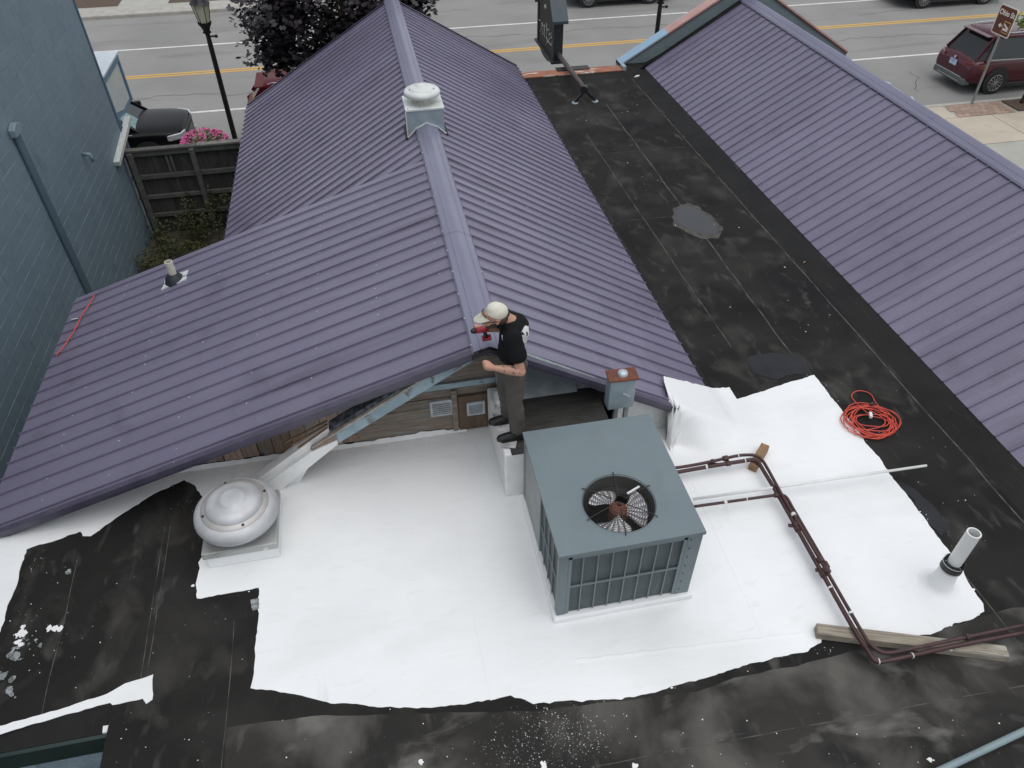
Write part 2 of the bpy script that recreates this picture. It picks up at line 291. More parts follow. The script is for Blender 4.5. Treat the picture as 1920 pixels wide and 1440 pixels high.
for yy in (27.66,27.86):
    struct(MB().quad((-300,yy-.06,SZ+.004),(300,yy-.06,SZ+.004),(300,yy+.06,SZ+.004),(-300,yy+.06,SZ+.004)).build('road_marking',m_lineY))
struct(MB().box(-300,9.0,16.9,KY-.16,SZ-.1,GZ-.02).build('pavement',m_slab2)); struct(MB().box(9.0,15.9,16.9,17.9,SZ-.1,GZ-.02).build('pavement',m_slab2))
pav=struct(MB().box(15.9,300,16.9,KY-.16,SZ-.1,GZ-.02).build('pavement',m_slab2))
def slab(poly,m,name='slab'):
    MB().prism(poly,'z',GZ-.02,GZ).build(name,m,pav,bevel=.008)
# concrete slabs, pavers and mulch bed on the street corner
bx=[15.92,16.55]
for i in range(len(bx)-1):
    for (y0,y1) in ((16.92,18.2),(18.21,19.57)):
        slab([(bx[i],y0),(bx[i+1]-.012,y0),(bx[i+1]-.012,y1-.01),(bx[i],y1-.01)],m_slab)
for (x0,x1,y0,y1,mm) in ((16.56,18.3,16.92,18.7,m_slab),(18.31,20.2,16.92,18.7,m_slab),(20.21,22.1,16.92,18.7,m_slab),(16.56,17.25,18.71,19.57,m_slab),(22.11,24,16.92,18.7,m_slab)):
    slab([(x0,y0),(x1-.012,y0),(x1-.012,y1-.012),(x0,y1-.012)],mm)
for i in range(9):
    for j in range(4):
        x0=17.27+i*.21+(.1 if j%2 else 0); y0=18.72+j*.212
        slab([(x0,y0),(x0+.2,y0),(x0+.2,y0+.2),(x0,y0+.2)],m_brick,'paver')
struct(MB().prism(ragged([(19.3,18.78),(22.6,18.78),(22.6,19.55),(19.3,19.55)],.2,.03),'z',GZ-.02,GZ+.02).build('planting_bed',m_mulch))
# big approach slab beside the right building, seen past its ridge
struct(MB().box(8,60,2,16.9,SZ-.1,GZ-.012).build('pavement',m_slab2))
# ================================================================ BUILDING WITH THE PURPLE ROOFS
bld=thing('restaurant_building','low building with purple ribbed metal roofs around a black and white flat roof','building',(0,0,-3.05))
EX=3.4947; MS=.583; RX=.82; RZ=MS*(EX-RX); YF=5.275; YB=17.02; ML=.312; YA=9.42; XL=-2.55; XA=-4.27
def zr(x): return MS*(EX-x)
def zl(x): return RZ+MS*(x-RX)
def za(x): return RZ+ML*(x-RX)
RXR=8.48; EXR=6.25; MR=.6; YBR=16.2
# walls below the roofs
wl=MB(); wl.box(-4.15,10.9,3.16,9.3,-3.05,-.3); wl.box(-2.35,10.9,9.31,16.1,-3.05,-.4); wl.box(-2.6,10.9,.3,3.15,-3.05,-.3); wl.box(-2.35,3.3,16.11,16.8,-3.05,-.4)
wl.build('wall',m_bluepaint,bld)
# flat roof
fr_pts=[(-2.66,.3),(-2.66,3.31),(-4.3,3.31),(-4.3,5.42),(-2.2,5.95),(3.49,5.95),(3.52,16.28),(5.86,16.28),(5.86,.3)]
flat=MB().prism(fr_pts,'z',-.25,0).build('flat_roof',m_memb,bld)
MB().prism([(5.86,0),(6.30,.055),(6.30,-.2),(5.86,-.2)],'y',.3,16.3).build('edge_upturn',m_memb2,flat)
MB().prism([(3.36,-.2),(3.36,.02),(3.50,.018),(3.56,.004),(3.56,-.2)],'y',5.96,16.2).build('edge_upturn',m_memb2,flat)
MB().prism([(15.86,.0),(16.10,.055),(16.12,.055),(16.12,-.1),(15.86,-.1)],'x',3.5,5.87).build('edge_upturn',m_memb2,flat)
def seamline(p,q,wd=.02,seed=0):
    p,q=Vector(p),Vector(q); N=40; d=(q-p); nrm=Vector((-d.y,d.x,0)).normalized(); mb=MB(); L_=[];Rr=[]
    for i in range(N+1):
        x=p+d*(i/N); o=nrm*(.018*noise.noise(Vector((x.x*2,x.y*2,seed)))); ww=wd*(.45+.55*abs(noise.noise(Vector((x.x*4,x.y*4,seed+9)))))
        L_.append(x+o-nrm*ww/2); Rr.append(x+o+nrm*ww/2)
    for i in range(N): mb.quad(L_[i]+Vector((0,0,.003)),L_[i+1]+Vector((0,0,.003)),Rr[i+1]+Vector((0,0,.003)),Rr[i]+Vector((0,0,.003)))
    mb.build('membrane_seam',m_seam,flat)
for i,(a,b,wd) in enumerate([((5.80,1),(5.80,15.8),.03),((4.78,5.9),(4.84,14.5),.03),((4.1,6.6),(4.05,13.2),.02),((4.86,2.2),(4.8,5.5),.02),((-2.47,3.35),(-2.5,5.1),.012),((-2.42,3.35),(-2.45,5.1),.012),((-3.2,3.3),(-3.25,4.9),.012),((-1.72,.6),(-1.75,3.9),.012),((1.0,2.1),(4.9,2.0),.012),((3.6,12.3),(5.7,12.25),.015),((3.7,9.9),(4.7,9.85),.015)]):
    seamline((*a,0),(*b,0),wd,i)
ds=[(560,1345),(760,1338),(1000,1333),(1280,1301),(1400,1266),(1560,1232),(1700,1195),(1900,1140)]
dp=[(at(u,v).x,at(u,v).y) for u,v in ds]; dp=[(-1.74,dp[0][1]+.03)]+[p for p in dp if p[0]<5.84]+[(5.84,2.55),(5.84,.35),(-1.72,.35)]
MB().prism(ragged(dp,.1,.02,12),'z',.0004,.0018).build('membrane_sheet',m_memb3,flat)
# --- white coating sheet
WP=[(1527,703),(1600,797),(1680,903),(1790,1045),(1820,1098),(1843,1132),(1846,1147),(1825,1160),(1790,1168),(1745,1190),(1640,1200),(1545,1192),(1540,1205),(1520,1215),(1515,1222),(1490,1225),(1400,1247),(1280,1283),(1165,1312),(1100,1312),(1040,1315),(1000,1320),(985,1312),(957,1303),(920,1310),(870,1322),(800,1327),(700,1325),(620,1318),(550,1302),(500,1293),(470,1290),(475,1270),(480,1200),(486,1150),(485,1102),(440,1110),(400,1118),(370,1122),(367,1095),(375,1065),(372,1055),(380,1043),(388,1000),(385,940),(365,910),(360,907),(345,900),(330,907),(290,925),(265,940),(215,972),(170,1005),(155,1005),(150,997),(50,1030),(40,1060),(25,1110),(5,1170),(-35,1250)]
wp=[at(u,v,.004) for u,v in WP]; wp=[(p.x,p.y) for p in wp]
wp+=[(-4.25,3.9),(-4.25,5.40),(-2.2,5.93),(.93,5.93),(.93,5.2),(1.9,5.2),(1.9,4.9),(2.55,4.9),(2.62,5.5),(2.8,5.62),(3.40,5.62)]
coat=MB().prism(ragged(wp,.035,.02,3),'z',.001,.005).build('white_coating',m_white,flat)
eg=MB(); rg=random.Random(77)
for (u0,v0),(u1,v1) in zip(WP[:-2],WP[1:-1]):
    A_,B_=at(u0,v0),at(u1,v1); d_=B_-A_; nn=Vector((-d_.y,d_.x,0)).normalized(); 
    for k in range(int(d_.length*9)):
        if rg.random()<.5: continue
        p=A_+d_*rg.random()+nn*rg.gauss(0,.022); r=.004+.014*rg.random()**3; e=rg.uniform(.4,1); a0=rg.random()*6
        eg.prism([(p.x+r*math.cos(a0+t*.9)*rg.uniform(.6,1.2),p.y+r*e*math.sin(a0+t*.9)*rg.uniform(.6,1.2)) for t in range(7)],'z',.0015,.0048+.001*rg.random())
eg.build('edge_spatter',m_whiteb,flat,kind='stuff')
for (p,q) in (((.35,2.75),(.30,5.4)),((2.75,2.75),(2.8,4.6)),((1.1,2.95),(3.1,2.80))):
    N=30; lm=MB(); P=[Vector((p[0]+(q[0]-p[0])*i/N+.012*noise.noise(Vector((i*.6,p[0],0))),p[1]+(q[1]-p[1])*i/N+.012*noise.noise(Vector((i*.6,p[1],5))),.005)) for i in range(N+1)]
    dd=(P[-1]-P[0]); nn=Vector((-dd.y,dd.x,0)).normalized()
    for i in range(N): lm.quad(P[i]-nn*.035,P[i+1]-nn*.035,P[i+1]+Vector((0,0,.0025)),P[i]+Vector((0,0,.0025))); lm.quad(P[i]+Vector((0,0,.0025)),P[i+1]+Vector((0,0,.0025)),P[i+1]+nn*.012,P[i]+nn*.012)
    lm.build('coated_seam',m_white,flat)
# white flashing up the eave corner
ec=MB(); cp=[(1320,729),(1300,727),(1262,716),(1241,710),(1242,722),(1248,735),(1258,750),(1262,763)]
def onR(u,v,off=.034):
    d=ray(u,v); t=(MS*EX+off-CAMH)/(d.z+MS*d.x); return O+d*t
top=[onR(u,v) for u,v in cp]
pL,pT,pE=onR(1258,767),onR(1241,710),onR(1320,729)
def yhi(x):
    if x<pT.x: return pL.y+(pT.y-pL.y)*max(0,(x-pL.x)/(pT.x-pL.x))
    return pT.y+(pE.y-pT.y)*min(1.4,(x-pT.x)/(pE.x-pT.x))
NX,NY=26,30; G=[]
for a in range(NX+1):
    x_=pL.x+(EX+.28-pL.x)*a/NX; y1=yhi(x_)+.025*noise.noise(Vector((x_*14,1,1))); y0=YF-.62+.2*a/NX; row=[]
    for b in range(NY+1):
        y_=y0+(y1-y0)*b/NY; d=math.hypot(max(0,x_-EX),max(0,YF-.035-y_)); zc_=zr(min(x_,EX))+.078; fw=.03+(.07+1.15*zc_)*min(1,a/12)**1.5
        row.append((x_,y_,.006+(zc_-.006)*max(0,1-d/fw)**1.6))
    G.append(row)
ec.v=[p for r_ in G for p in r_]; ec.f=[(a*(NY+1)+b,(a+1)*(NY+1)+b,(a+1)*(NY+1)+b+1,a*(NY+1)+b+1) for a in range(NX) for b in range(NY)]
ec.build('coating_flap',m_white,flat,smooth=True)
# loose dabs of coating on the black membrane
def dab(pts,m=m_white,z=.0065,seed=1,amp=.02,name='coating_patch'):
    MB().prism(ragged([(at(u,v).x,at(u,v).y) for u,v in pts],.04,amp,seed),'z',z-.004,z).build(name,m,flat)
dab([(0,1362),(60,1345),(130,1325),(200,1302),(235,1282),(288,1265),(286,1312),(275,1320),(268,1310),(212,1322),(207,1318),(160,1330),(100,1348),(30,1368),(0,1378)],amp=.012)
dab([(470,1125),(486,1122),(486,1142),(474,1146)],m_smear)
for i,(u,v,a,b,n) in enumerate([(38,1190,9,14,16),(28,1230,8,10,14),(110,1178,17,3,9),(10,1270,12,9,12),(125,1075,9,5,6),(20,1300,7,10,8),(1190,1437,4,6,4),(1745,1425,7,4,3),(790,1432,3,9,4),(1020,1432,4,8,4),(60,1200,20,10,8)]):
    rg=random.Random(i+50); mb=MB()
    for k in range(n):
        p=at(u+rg.gauss(0,a*.6),v+rg.gauss(0,b*.6)); r=rg.uniform(.006,.03); q=[(p.x+r*math.cos(t)*rg.uniform(.5,1.3),p.y+r*math.sin(t)*rg.uniform(.5,1.3)) for t in [2*math.pi*w_/9 for w_ in range(9)]]; mb.prism(q,'z',.001+.0003*k,.0045+.0003*k)
    mb.build('coating_smear',m_smear if i in(1,3,4,5,10) else m_whiteb,flat)
# paint flecks scattered over the membrane (too many and too small to pick apart)
fl=MB(); rg=random.Random(11)
def fleck(x,y,r,z=.0035):
    n=rg.randint(4,6); a0=rg.random()*6; e=rg.uniform(.5,1)
    fl.poly([(x+r*math.cos(a0+2*math.pi*k/n)*rg.uniform(.6,1),y+r*e*math.sin(a0+2*math.pi*k/n),z) for k in range(n)])
def flecks(u0,v0,su,sv,n,rmax=.012):
    for _ in range(n):
        p=at(rg.gauss(u0,su),rg.gauss(v0,sv))
        fleck(p.x,p.y,.0013+rmax*.5*rg.random()**3)
flecks(1030,1375,48,32,520,.008); flecks(950,1405,30,22,110,.010); flecks(1110,1390,30,25,140,.009); flecks(60,1190,45,40,60,.014); flecks(70,1050,30,15,30,.008); flecks(340,930,20,14,30,.006); flecks(1540,1220,10,4,10,.012)
for _ in range(110):
    p=at(rg.uniform(40,470),rg.uniform(1040,1290)) if rg.random()<.4 else at(rg.uniform(200,1900),rg.uniform(1335,1438)); 
    if p.x>-2.6 or p.y>3.3: fleck(p.x,p.y,.0018+.007*rg.random()**3)
for _ in range(90):
    p=at(rg.uniform(1450,1880),rg.uniform(560,1060))
    if 4.9<p.x<5.75: fleck(p.x,p.y,.003+.009*rg.random()**3)
for _ in range(40): fleck(rg.uniform(3.7,5.7),rg.uniform(6,15),.003+.012*rg.random()**3)
fl.build('paint_flecks',m_fleck,flat,kind='stuff')
# south-west roof notch: sloped edge, fascia and lower terrace
ed=MB(); ed.prism([(3.31,-.002),(3.135,-.07),(3.135,-.2),(3.31,-.2)],'x',-4.3,-2.665); ed.build('edge_upturn',m_memb2,flat)
MB().box(-4.3,-2.665,3.10,3.133,-.30,-.075).build('fascia',m_green,bld)
MB().prism([(at(u,v,-.03).x,at(u,v,-.03).y) for u,v in ((196,1322),(208,1322),(205,1369),(190,1372))],'z',-.072,-.05).build('coating_patch',m_white,flat)
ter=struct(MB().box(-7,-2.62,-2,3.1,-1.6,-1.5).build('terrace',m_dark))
for i in range(9):
    x0=-6.6+i*.44
    for j in range(3): MB().box(x0,x0+.425,2.2-j*.4,2.58-j*.4,-1.5,-1.47).build('slab',m_deck,ter)
tag(MB().box(-6.5,-2.7,2.52,2.6,-.95,-.87).build('beam',mat('tan_beam',(.17,.13,.085),(.11,.09,.06),scale=8,stretch=(1,6,6),rough=.8)),'long tan timber beam below the notch in the flat roof','beam')
# ---------------------------------------------------------------- roof panels (each sheet a piece)
RIB=.2286; PW=RIB*4
def panel_mesh(name,xa,zA,xb,zB,width,first=0.0):
    """one ribbed sheet: local y 0..width, running from (xa,zA) at the ridge to (xb,zB) at the eave"""
    d=Vector((xb-xa,0,zB-zA)).normalized(); nrm=Vector((-d.z,0,d.x)); 
    if nrm.z<0: nrm=-nrm
    prof=[]
    y=0.0; k=0; rh,rb,rt=.025,.0068,.0048
    prof.append((0,.0))
    while y<width-1e-4:
        c=y+RIB/2
        for (yy,hh) in ((c-rb,0),(c-rt,rh),(c+rt,rh),(c+rb,0)):
            prof.append((yy,hh))
        for q in (RIB*.5-.0,):
            pass
        # two low pencil beads between ribs
        for bpos in (.075,.115):
            for (yy,hh) in ((c+bpos-.005,0),(c+bpos,.0012),(c+bpos+.005,0)):
                prof.append((yy,hh))
        y+=RIB
    prof=[p for p in prof if p[0]<=width]; prof.append((width,0)); prof.sort()
    v=[];f=[]; S=5
    for s in range(S+1):
        t=s/S; base=Vector((xa+(xb-xa)*t,0,zA+(zB-zA)*t))
        for (yy,hh) in prof: v.append(tuple(base+nrm*hh+Vector((0,yy,0))))
    n=len(prof)
    for s in range(S):
        for i in range(n-1): f.append((s*n+i,s*n+i+1,(s+1)*n+i+1,(s+1)*n+i))
    me=bpy.data.meshes.new(name); me.from_pydata(v,[],f); me.materials.append(m_roof)
    bm=bmesh.new(); bm.from_mesh(me); bmesh.ops.recalc_face_normals(bm,faces=bm.faces)
    if sum(fc.normal.z for fc in bm.faces)<0: bmesh.ops.reverse_faces(bm,faces=bm.faces)
    bm.to_mesh(me); bm.free(); return me
def lay(parent,xa,zA,xb,zB,y0,y1,label=None):
    off=.02; me=None; y=y0
    while y<y1-.02:
        wdt=min(PW,y1-y)
        if wdt>PW-1e-3:
            if me is None: me=panel_mesh('roof_panel',xa,zA+off,xb,zB+off,PW)
            mm=me
        else: mm=panel_mesh('roof_panel',xa,zA+off,xb,zB+off,wdt)
        o=bpy.data.objects.new('roof_panel',mm); C.objects.link(o); o.parent=parent
        o.location=Vector((0,y,0))-Vector((0,0,-3.05)); y+=PW
def deck(x0,z0,x1,z1,y0,y1,t=.06):
    return MB().prism([(x0,z0),(x1,z1),(x1,z1-t),(x0,z0-t)],'y',y0,y1).build('roof_slope',m_trim,bld)
s1=deck(RX,RZ,EX-.03,zr(EX-.03),YF+.01,YB-.01); lay(s1,RX,RZ,EX,0.0,YF,YB)
s2=deck(RX,RZ,XL+.03,zl(XL+.03),YA-.2,YB-.01); lay(s2,RX,RZ,XL,zl(XL),YA-.25,YB)
s3=deck(RX,RZ,XA+.03,za(XA+.03),YF+.01,YA-.01); lay(s3,RX,RZ+.004,XA,za(XA)+.004,YF,YA)
MB().prism([(RX,RZ-.065),(XA+.06,za(XA+.06)-.065),(XA+.06,za(XA+.06)-.2),(XL,zl(XL)-.2),],'y',YA-.06,YA-.012).build('gable_infill',m_trim,bld)
s4=deck(RXR,MR*(RXR-EXR),EXR+.03,MR*.03,-.5,YBR-.01); lay(s4,RXR,MR*(RXR-EXR),EXR,0.03,-.4,YBR)
s5=deck(RXR,MR*(RXR-EXR),11.2,MR*(RXR-EXR)-MR*(11.2-RXR),-.5,YBR-.01); lay(s5,RXR,MR*(RXR-EXR),11.2,MR*(RXR-EXR)-MR*(11.2-RXR),-.4,YBR)
# ridge caps, in lengths with lap joints
def ridge(xr,zr_,ml,mr,hw,y0,y1,n,lift):
    prof=[]
    for t in (-1,-.9,-.55,-.5,-.45,-.12,0,.12,.45,.5,.55,.9,1):
        x=t*hw; zz=-(ml if t<0 else mr)*abs(x)*.96+lift
        if abs(t) in(.5,): zz+=.006
        if abs(t)==1: zz-=.016
        if t==0: zz-=.004
        prof.append((xr+x,zr_+zz))
    L=(y1-y0)/n
    for i in range(n):
        mb=MB(); ya,yb=y0+i*L,y0+(i+1)*L+(.12 if i<n-1 else 0); lz=.003*(i%2)
        for j in range(len(prof)-1):
            a,b=prof[j],prof[j+1]; mb.quad((a[0],ya,a[1]+lz),(b[0],ya,b[1]+lz),(b[0],yb,b[1]+lz),(a[0],yb,a[1]+lz))
        yield mb
for p_,(ml,y0,y1,n) in ((s1,(ML,YF-.02,YA+.05,2)),(s1,(MS,YA-.02,YB+.03,3))):
    for mb in ridge(RX,RZ,ml,MS,.165,y0,y1,n,.064): mb.build('ridge_cap',m_cap,p_)
for mb in ridge(RXR,MR*(RXR-EXR),MR,MR,.17,-.4,YBR+.1,5,.064): mb.build('ridge_cap',m_cap,s4)
# rake trims
def rake(x0,z0,x1,z1,y,sgn,m=m_trim,h=.06):
    mb=MB(); a=Vector((x0,y,z0+.046)); b=Vector((x1,y,z1+.046)); dy=Vector((0,-.012*sgn,0)); dn=Vector((0,0,-h)); iy=Vector((0,.055*sgn,0))
    mb.quad(a+dy,b+dy,b+dy+dn,a+dy+dn).quad(a+dy,b+dy,b+iy,a+iy).quad(a+dy+dn,b+dy+dn,b+dn+iy*.4,a+dn+iy*.4); return mb.build('rake_trim',m,bld)
rake(RX+.1,RZ-MS*.1,EX,0,YF,1); rake(RX-.1,RZ-ML*.1,XA,za(XA),YF,1)
rake(RX+.1,RZ-MS*.1,EX,0,YB,-1); rake(RX-.1,RZ-MS*.1,XL,zl(XL),YB,-1); 
MB().prism([(RX-.17,RZ-.03),(RX,RZ+.03),(RX+.17,RZ-.07),(RX+.17,RZ-.11),(RX,RZ-.02),(RX-.17,RZ-.075)],'y',YF-.018,YF-.006).build('rake_trim',m_black,bld)
# eave fascia strips
MB().box(XL+.02,XL+.05,YA,YB-.02,zl(XL)-.16,zl(XL)-.02).build('fascia',m_trim,bld)
MB().box(XA+.02,XA+.05,YF+.02,YA-.02,za(XA)-.16,za(XA)-.02).build('fascia',m_trim,bld)
# screw heads: joined dots
sc=MB(); rg=random.Random(5)
def screw(p,nr,r=.0068):
    n=Vector(nr).normalized(); u=n.cross(Vector((0,1,0))).normalized(); w_=n.cross(u); k=len(sc.v)
    for q in range(6): a=q*math.pi/3; sc.v.append(tuple(Vector(p)+u*(r*math.cos(a))+w_*(r*math.sin(a))))
    sc.v.append(tuple(Vector(p)+n*.007))
    for q in range(6): sc.f.append((k+q,k+(q+1)%6,k+6))
for ci,x in enumerate([.55,-.12,-.82,-1.5,-2.2,-2.9,-3.6]):
    y=YF+.05
    while y<YA-.1:
        for dy in (.03,.2):
            if rg.random()<.62: screw((x+.035*rg.uniform(-1,1)+.05*(y-7),y+dy*rg.uniform(.9,1.1),za(x+.05*(y-7))+.028),(-ML,0,1))
        y+=RIB*2
for x in (1.35,2.0,2.7,3.3):
    for i in range(18):
        if rg.random()<.2: y=YF+.1+i*RIB*2; screw((x,y,zr(x)+.027),(MS,0,1),.007)
for i in range(14):
    y=YF+.1+i*.42; screw((RX-.157,y,RZ-ML*.157+.062),(-ML,0,1),.008); 
    if i%3==0: screw((RX+.157,y,RZ-MS*.157+.062),(MS,0,1),.008)
sc.build('screw_heads',m_fleck,s3,kind='stuff')
# far parapet with coping
YP=16.10
par=MB(); par.box(3.35,5.72,YP+.05,YP+.3,-1.2,.055); par.build('parapet',m_teal,bld)
MB().box(3.45,5.74,YP+.01,YP+.33,.058,.085).build('coping',m_cop_r,bld,bevel=.006)
MB().box(4.25,5.0,YP+.2,YP+.42,.088,.105).build('vent_strip',m_black,bld,bevel=.006)
def pz(x): return .14+.575*(x-5.74)
YQ=16.38
MB().prism([(5.73,-1.2),(5.73,pz(5.73)-.03),(RXR,pz(RXR)-.03),(11.3,pz(RXR)-.03-MR*(11.3-RXR)),(11.3,-1.2)],'y',YQ,YQ+.22).build('parapet',m_teal,bld)
for (xa,xb,za_,zb_) in ((5.70,6.75,pz(5.70),pz(6.75)),(6.752,RXR,pz(6.752),pz(RXR)),(RXR,11.3,pz(RXR),pz(RXR)-MR*(11.3-RXR))):
    MB().prism([(xa,za_-.028),(xb,zb_-.028),(xb,zb_+.01),(xa,za_+.01)],'y',YQ-.04,YQ+.27).build('coping',m_cop_b if xa<6 else m_cop_p,bld)
    MB().prism([(xa,za_-.06),(xb,zb_-.06),(xb,zb_-.03),(xa,za_-.03)],'y',YQ-.03,YQ-.004).build('drip_edge',m_rust,bld)
MB().box(5.70,5.78,YP+.02,YQ+.26,.03,.15).build('coping_corner',m_bluepaint,bld)
MB().prism([(5.9,-.06),(EXR,.045),(RXR,MR*(RXR-EXR)+.05),(RXR,MR*(RXR-EXR)-.1),(5.9,-.1)],'y',YBR-.02,YQ-.003).build('edge_upturn',m_memb2,bld)
MB().prism([(16.06,.0),(16.37,.12),(16.37,-.1),(16.06,-.1)],'x',5.79,6.3).build('edge_upturn',m_memb2,bld)
# ---------------------------------------------------------------- front gable under the rake
WY=5.87
gw=MB().prism([(-4.1,-.2),(3.3,-.2),(3.3,.02),(RX,RZ-.1),(-4.1,za(-4.1)-.1)],'y',WY,WY+.1).build('gable_wall',m_dark,bld)
x=-3.95; k=0; rg=random.Random(3)
while x<-.62:
    wd=rg.uniform(.15,.2); zt=za(x+wd)-.08 if True else 0; zb=.035+rg.uniform(0,.02); 
    if za(x)-.08>zb+.02:
        d=rg.uniform(.004,.016)
        MB().prism([(x+.004,zb),(x+wd-.004,zb),(x+wd-.004,za(x+wd)-.07),(x+.004,za(x)-.07)],'y',WY-.012-d,WY-d*.2).build('shingle',m_plank,gw)
    x+=wd
z=.03
while z<1.30:
    hgt=.125; xl=max(-.62,RX-(RZ-.06-z-hgt)/MS); xr=min(2.6,RX+(RZ-.06-z-hgt)/MS)
    if xr-xl>.2: MB().prism([(z,WY-.03),(z+.01,WY-.034),(z+hgt-.006,WY-.012),(z+hgt-.006,WY-.002),(z,WY-.002)],'x',xl,xr).build('siding_board',m_board,gw) if False else MB().box(xl,xr,WY-.028+.006*math.sin(z*40),WY-.002,z,z+hgt-.007).build('siding_board',m_board,gw)
    z+=hgt
# hatch door with louver
dA=aty(862,725,WY-.05); dB=aty(919,792,WY-.05); dx0,dx1=.545,.885; dz0,dz1=.035,.53
door=MB().box(dx0,dx1,WY-.065,WY-.031,dz0,dz1).build('hatch_door',mat('brown_hatch_ply',(.085,.055,.036),(.125,.085,.058),scale=5,rough=.85,stretch=(3,1,.6),layers=[((.04,.03,.024),8,.6,.8,(3,1,.4)),((.19,.2,.19),7,.66,.85,(2,1,.5))]),bld,bevel=.004)
for (a,b) in ((dx0-.07,dx0-.012),):
    MB().box(a,b,WY-.06,WY-.03,.03,.62).build('door_jamb',m_board,bld)
def louver(x0,x1,z0,z1,y,n,parent):
    fr=MB(); t=.026; fr.box(x0,x1,y-.02,y,z0,z0+t); fr.box(x0,x1,y-.02,y,z1-t,z1); fr.box(x0,x0+t,y-.02,y,z0+t,z1-t); fr.box(x1-t,x1,y-.02,y,z0+t,z1-t)
    f_=fr.build('louver',m_louv,parent)
    MB().box(x0+t,x1-t,y-.003,y-.001,z0+t,z1-t).build('louver_back',m_dark,parent)
    for i in range(n):
        zz=z0+t+(z1-z0-2*t)*(i+.2)/n; hh=(z1-z0-2*t)/n
        MB().prism([(y-.018,zz),(y-.008,zz+hh*.34),(y-.008,zz+hh*.44),(y-.02,zz+hh*.12)],'x',x0+t,x1-t).build('slat',m_louv,parent)
louver(.63,.83,.255,.44,WY-.066,7,door)
louver(.24,.49,.28,.50,WY-.032,6,gw)
MB().box(-.3,2.0,WY-.05,WY-.03,.66,.73).build('head_board',m_bluepaint,gw)
# white coating brushed up the wall foot
up=MB(); N=90; rg=random.Random(8); P0=[];P1=[];P2=[]
for i in range(N+1):
    X=-4.0+i*(4.62)/N; fade=min(1,max(.15,(X+4.0)/1.5)); zt=.028+.035*noise.noise(Vector((X*3,1,0)))+.035*noise.noise(Vector((X*13,2,0)))
    zt=max(.02,zt*fade+.01); P0.append((X,WY-.18,.006)); P1.append((X,WY-.07,.012)); P2.append((X,WY-.036,zt+.01))
for i in range(N): up.quad(P0[i],P0[i+1],P1[i+1],P1[i]).quad(P1[i],P1[i+1],P2[i+1],P2[i])
up.build('coating_upturn',m_whiteb,flat,smooth=True)
# old rake board, drip edge and old shingle edge, both sides
YBG=5.37
def lowz(x): return 1.455-.605*abs(.79-x)
lb=MB().prism([(.80,lowz(.80)),(.80,lowz(.80)+.13),(-.72,lowz(-.72)+.15),(-.72,lowz(-.72))],'y',YBG,YBG+.035).build('rake_board',m_bluepaint,bld)
MB().prism([(-.722,lowz(-.72)+.002),(-.722,lowz(-.72)+.145),(-1.0,lowz(-1.0)+.13),(-.95,lowz(-.95)+.05)],'y',YBG+.002,YBG+.034).build('bare_rake_board',m_plank,bld)
MB().prism([(-.725,lowz(-.72)-.002),(-.725,lowz(-.72)+.05),(-1.0,lowz(-1.0)+.11),(-1.62,.05),(-1.62,.006),(-1.38,.006)],'y',YBG-.012,YBG+.05).build('coated_rake_tail',m_whiteb,bld)
MB().obox((.62,YBG-.004,lowz(.62)+.16),(-.98,YBG-.004,lowz(-.98)+.16),.03,.02).build('drip_edge',m_cream,bld)
MB().prism([(.5,lowz(.5)+.17),(.5,lowz(.5)+.205),(-.78,lowz(-.78)+.225),(-.78,lowz(-.78)+.175)],'y',YBG+.02,YBG+.14).build('old_shingle_edge',m_oldsh,bld)
MB().prism([(-.785,lowz(-.785)+.17),(-.785,lowz(-.785)+.22),(-1.75,.03),(-1.75,.006),(-1.2,.006)],'y',YBG+.05,YBG+.16).build('coated_old_edge',m_whiteb,bld)
for kk in range(3): MB().obox((-.80,YBG+.06+kk*.05,lowz(-.80)+.225),(-1.12-.07*kk,YBG+.07+kk*.05,lowz(-1.12)+.19),.02,.012).build('wood_splinter',m_wood2,bld)
MB().prism([(.84,lowz(.80)-.02),(.84,lowz(.80)+.13),(2.05,lowz(2.05)+.61*.07+.10),(2.05,lowz(2.05)+.02)],'y',YBG,YBG+.035).build('rake_board',m_bluepaint,bld)
MB().prism([(.84,lowz(.80)+.135),(2.05,lowz(2.05)+.15),(2.05,lowz(2.05)+.165),(.84,lowz(.80)+.155)],'y',YBG-.03,YBG+.03).build('drip_edge',m_flash,bld)
MB().prism([(2.06,lowz(2.06)+.0),(2.06,lowz(2.06)+.16),(3.3,.03),(3.3,.0),(2.3,.0)],'y',YBG+.05,YBG+.09).build('coated_rake_board',m_whiteb,bld)
# plenum box between the unit and the gable
PZ=.62
pl=MB().box(.86,1.97,4.80,WY-.07,0,PZ).build('duct_plenum',m_whiteb,bld,bevel=.02)
MB().prism([(.93,4.79),(1.985,4.79),(1.985,WY-.30),(.93,WY-.30)],'z',PZ+.001,PZ+.014).build('plenum_cover',m_plen,bld)
MB().prism([(WY-.34,PZ+.016),(WY-.06,PZ+.20),(WY-.05,PZ+.18),(WY-.31,PZ+.004)],'x',.95,1.78).build('flashing',m_flash,bld)
MB().prism([(.845,4.9),(.98,4.86),(1.03,5.0),(1.0,5.35),(.90,5.5),(.845,5.4)],'z',PZ+.016,PZ+.026).build('coating_patch',mat('trodden_white',(.30,.30,.31),(.62,.62,.62),scale=9,rough=.7,lo=.4,hi=.62),bld)
MB().box(.90,.99,5.44,5.62,PZ+.02,PZ+.12).build('coated_block',m_whiteb,bld,bevel=.03)
MB().box(1.99,2.5,4.86,5.8,.006,.02).build('gap_shade',m_dark,bld)  # black slab painted in for the shade of the gap beside the plenum
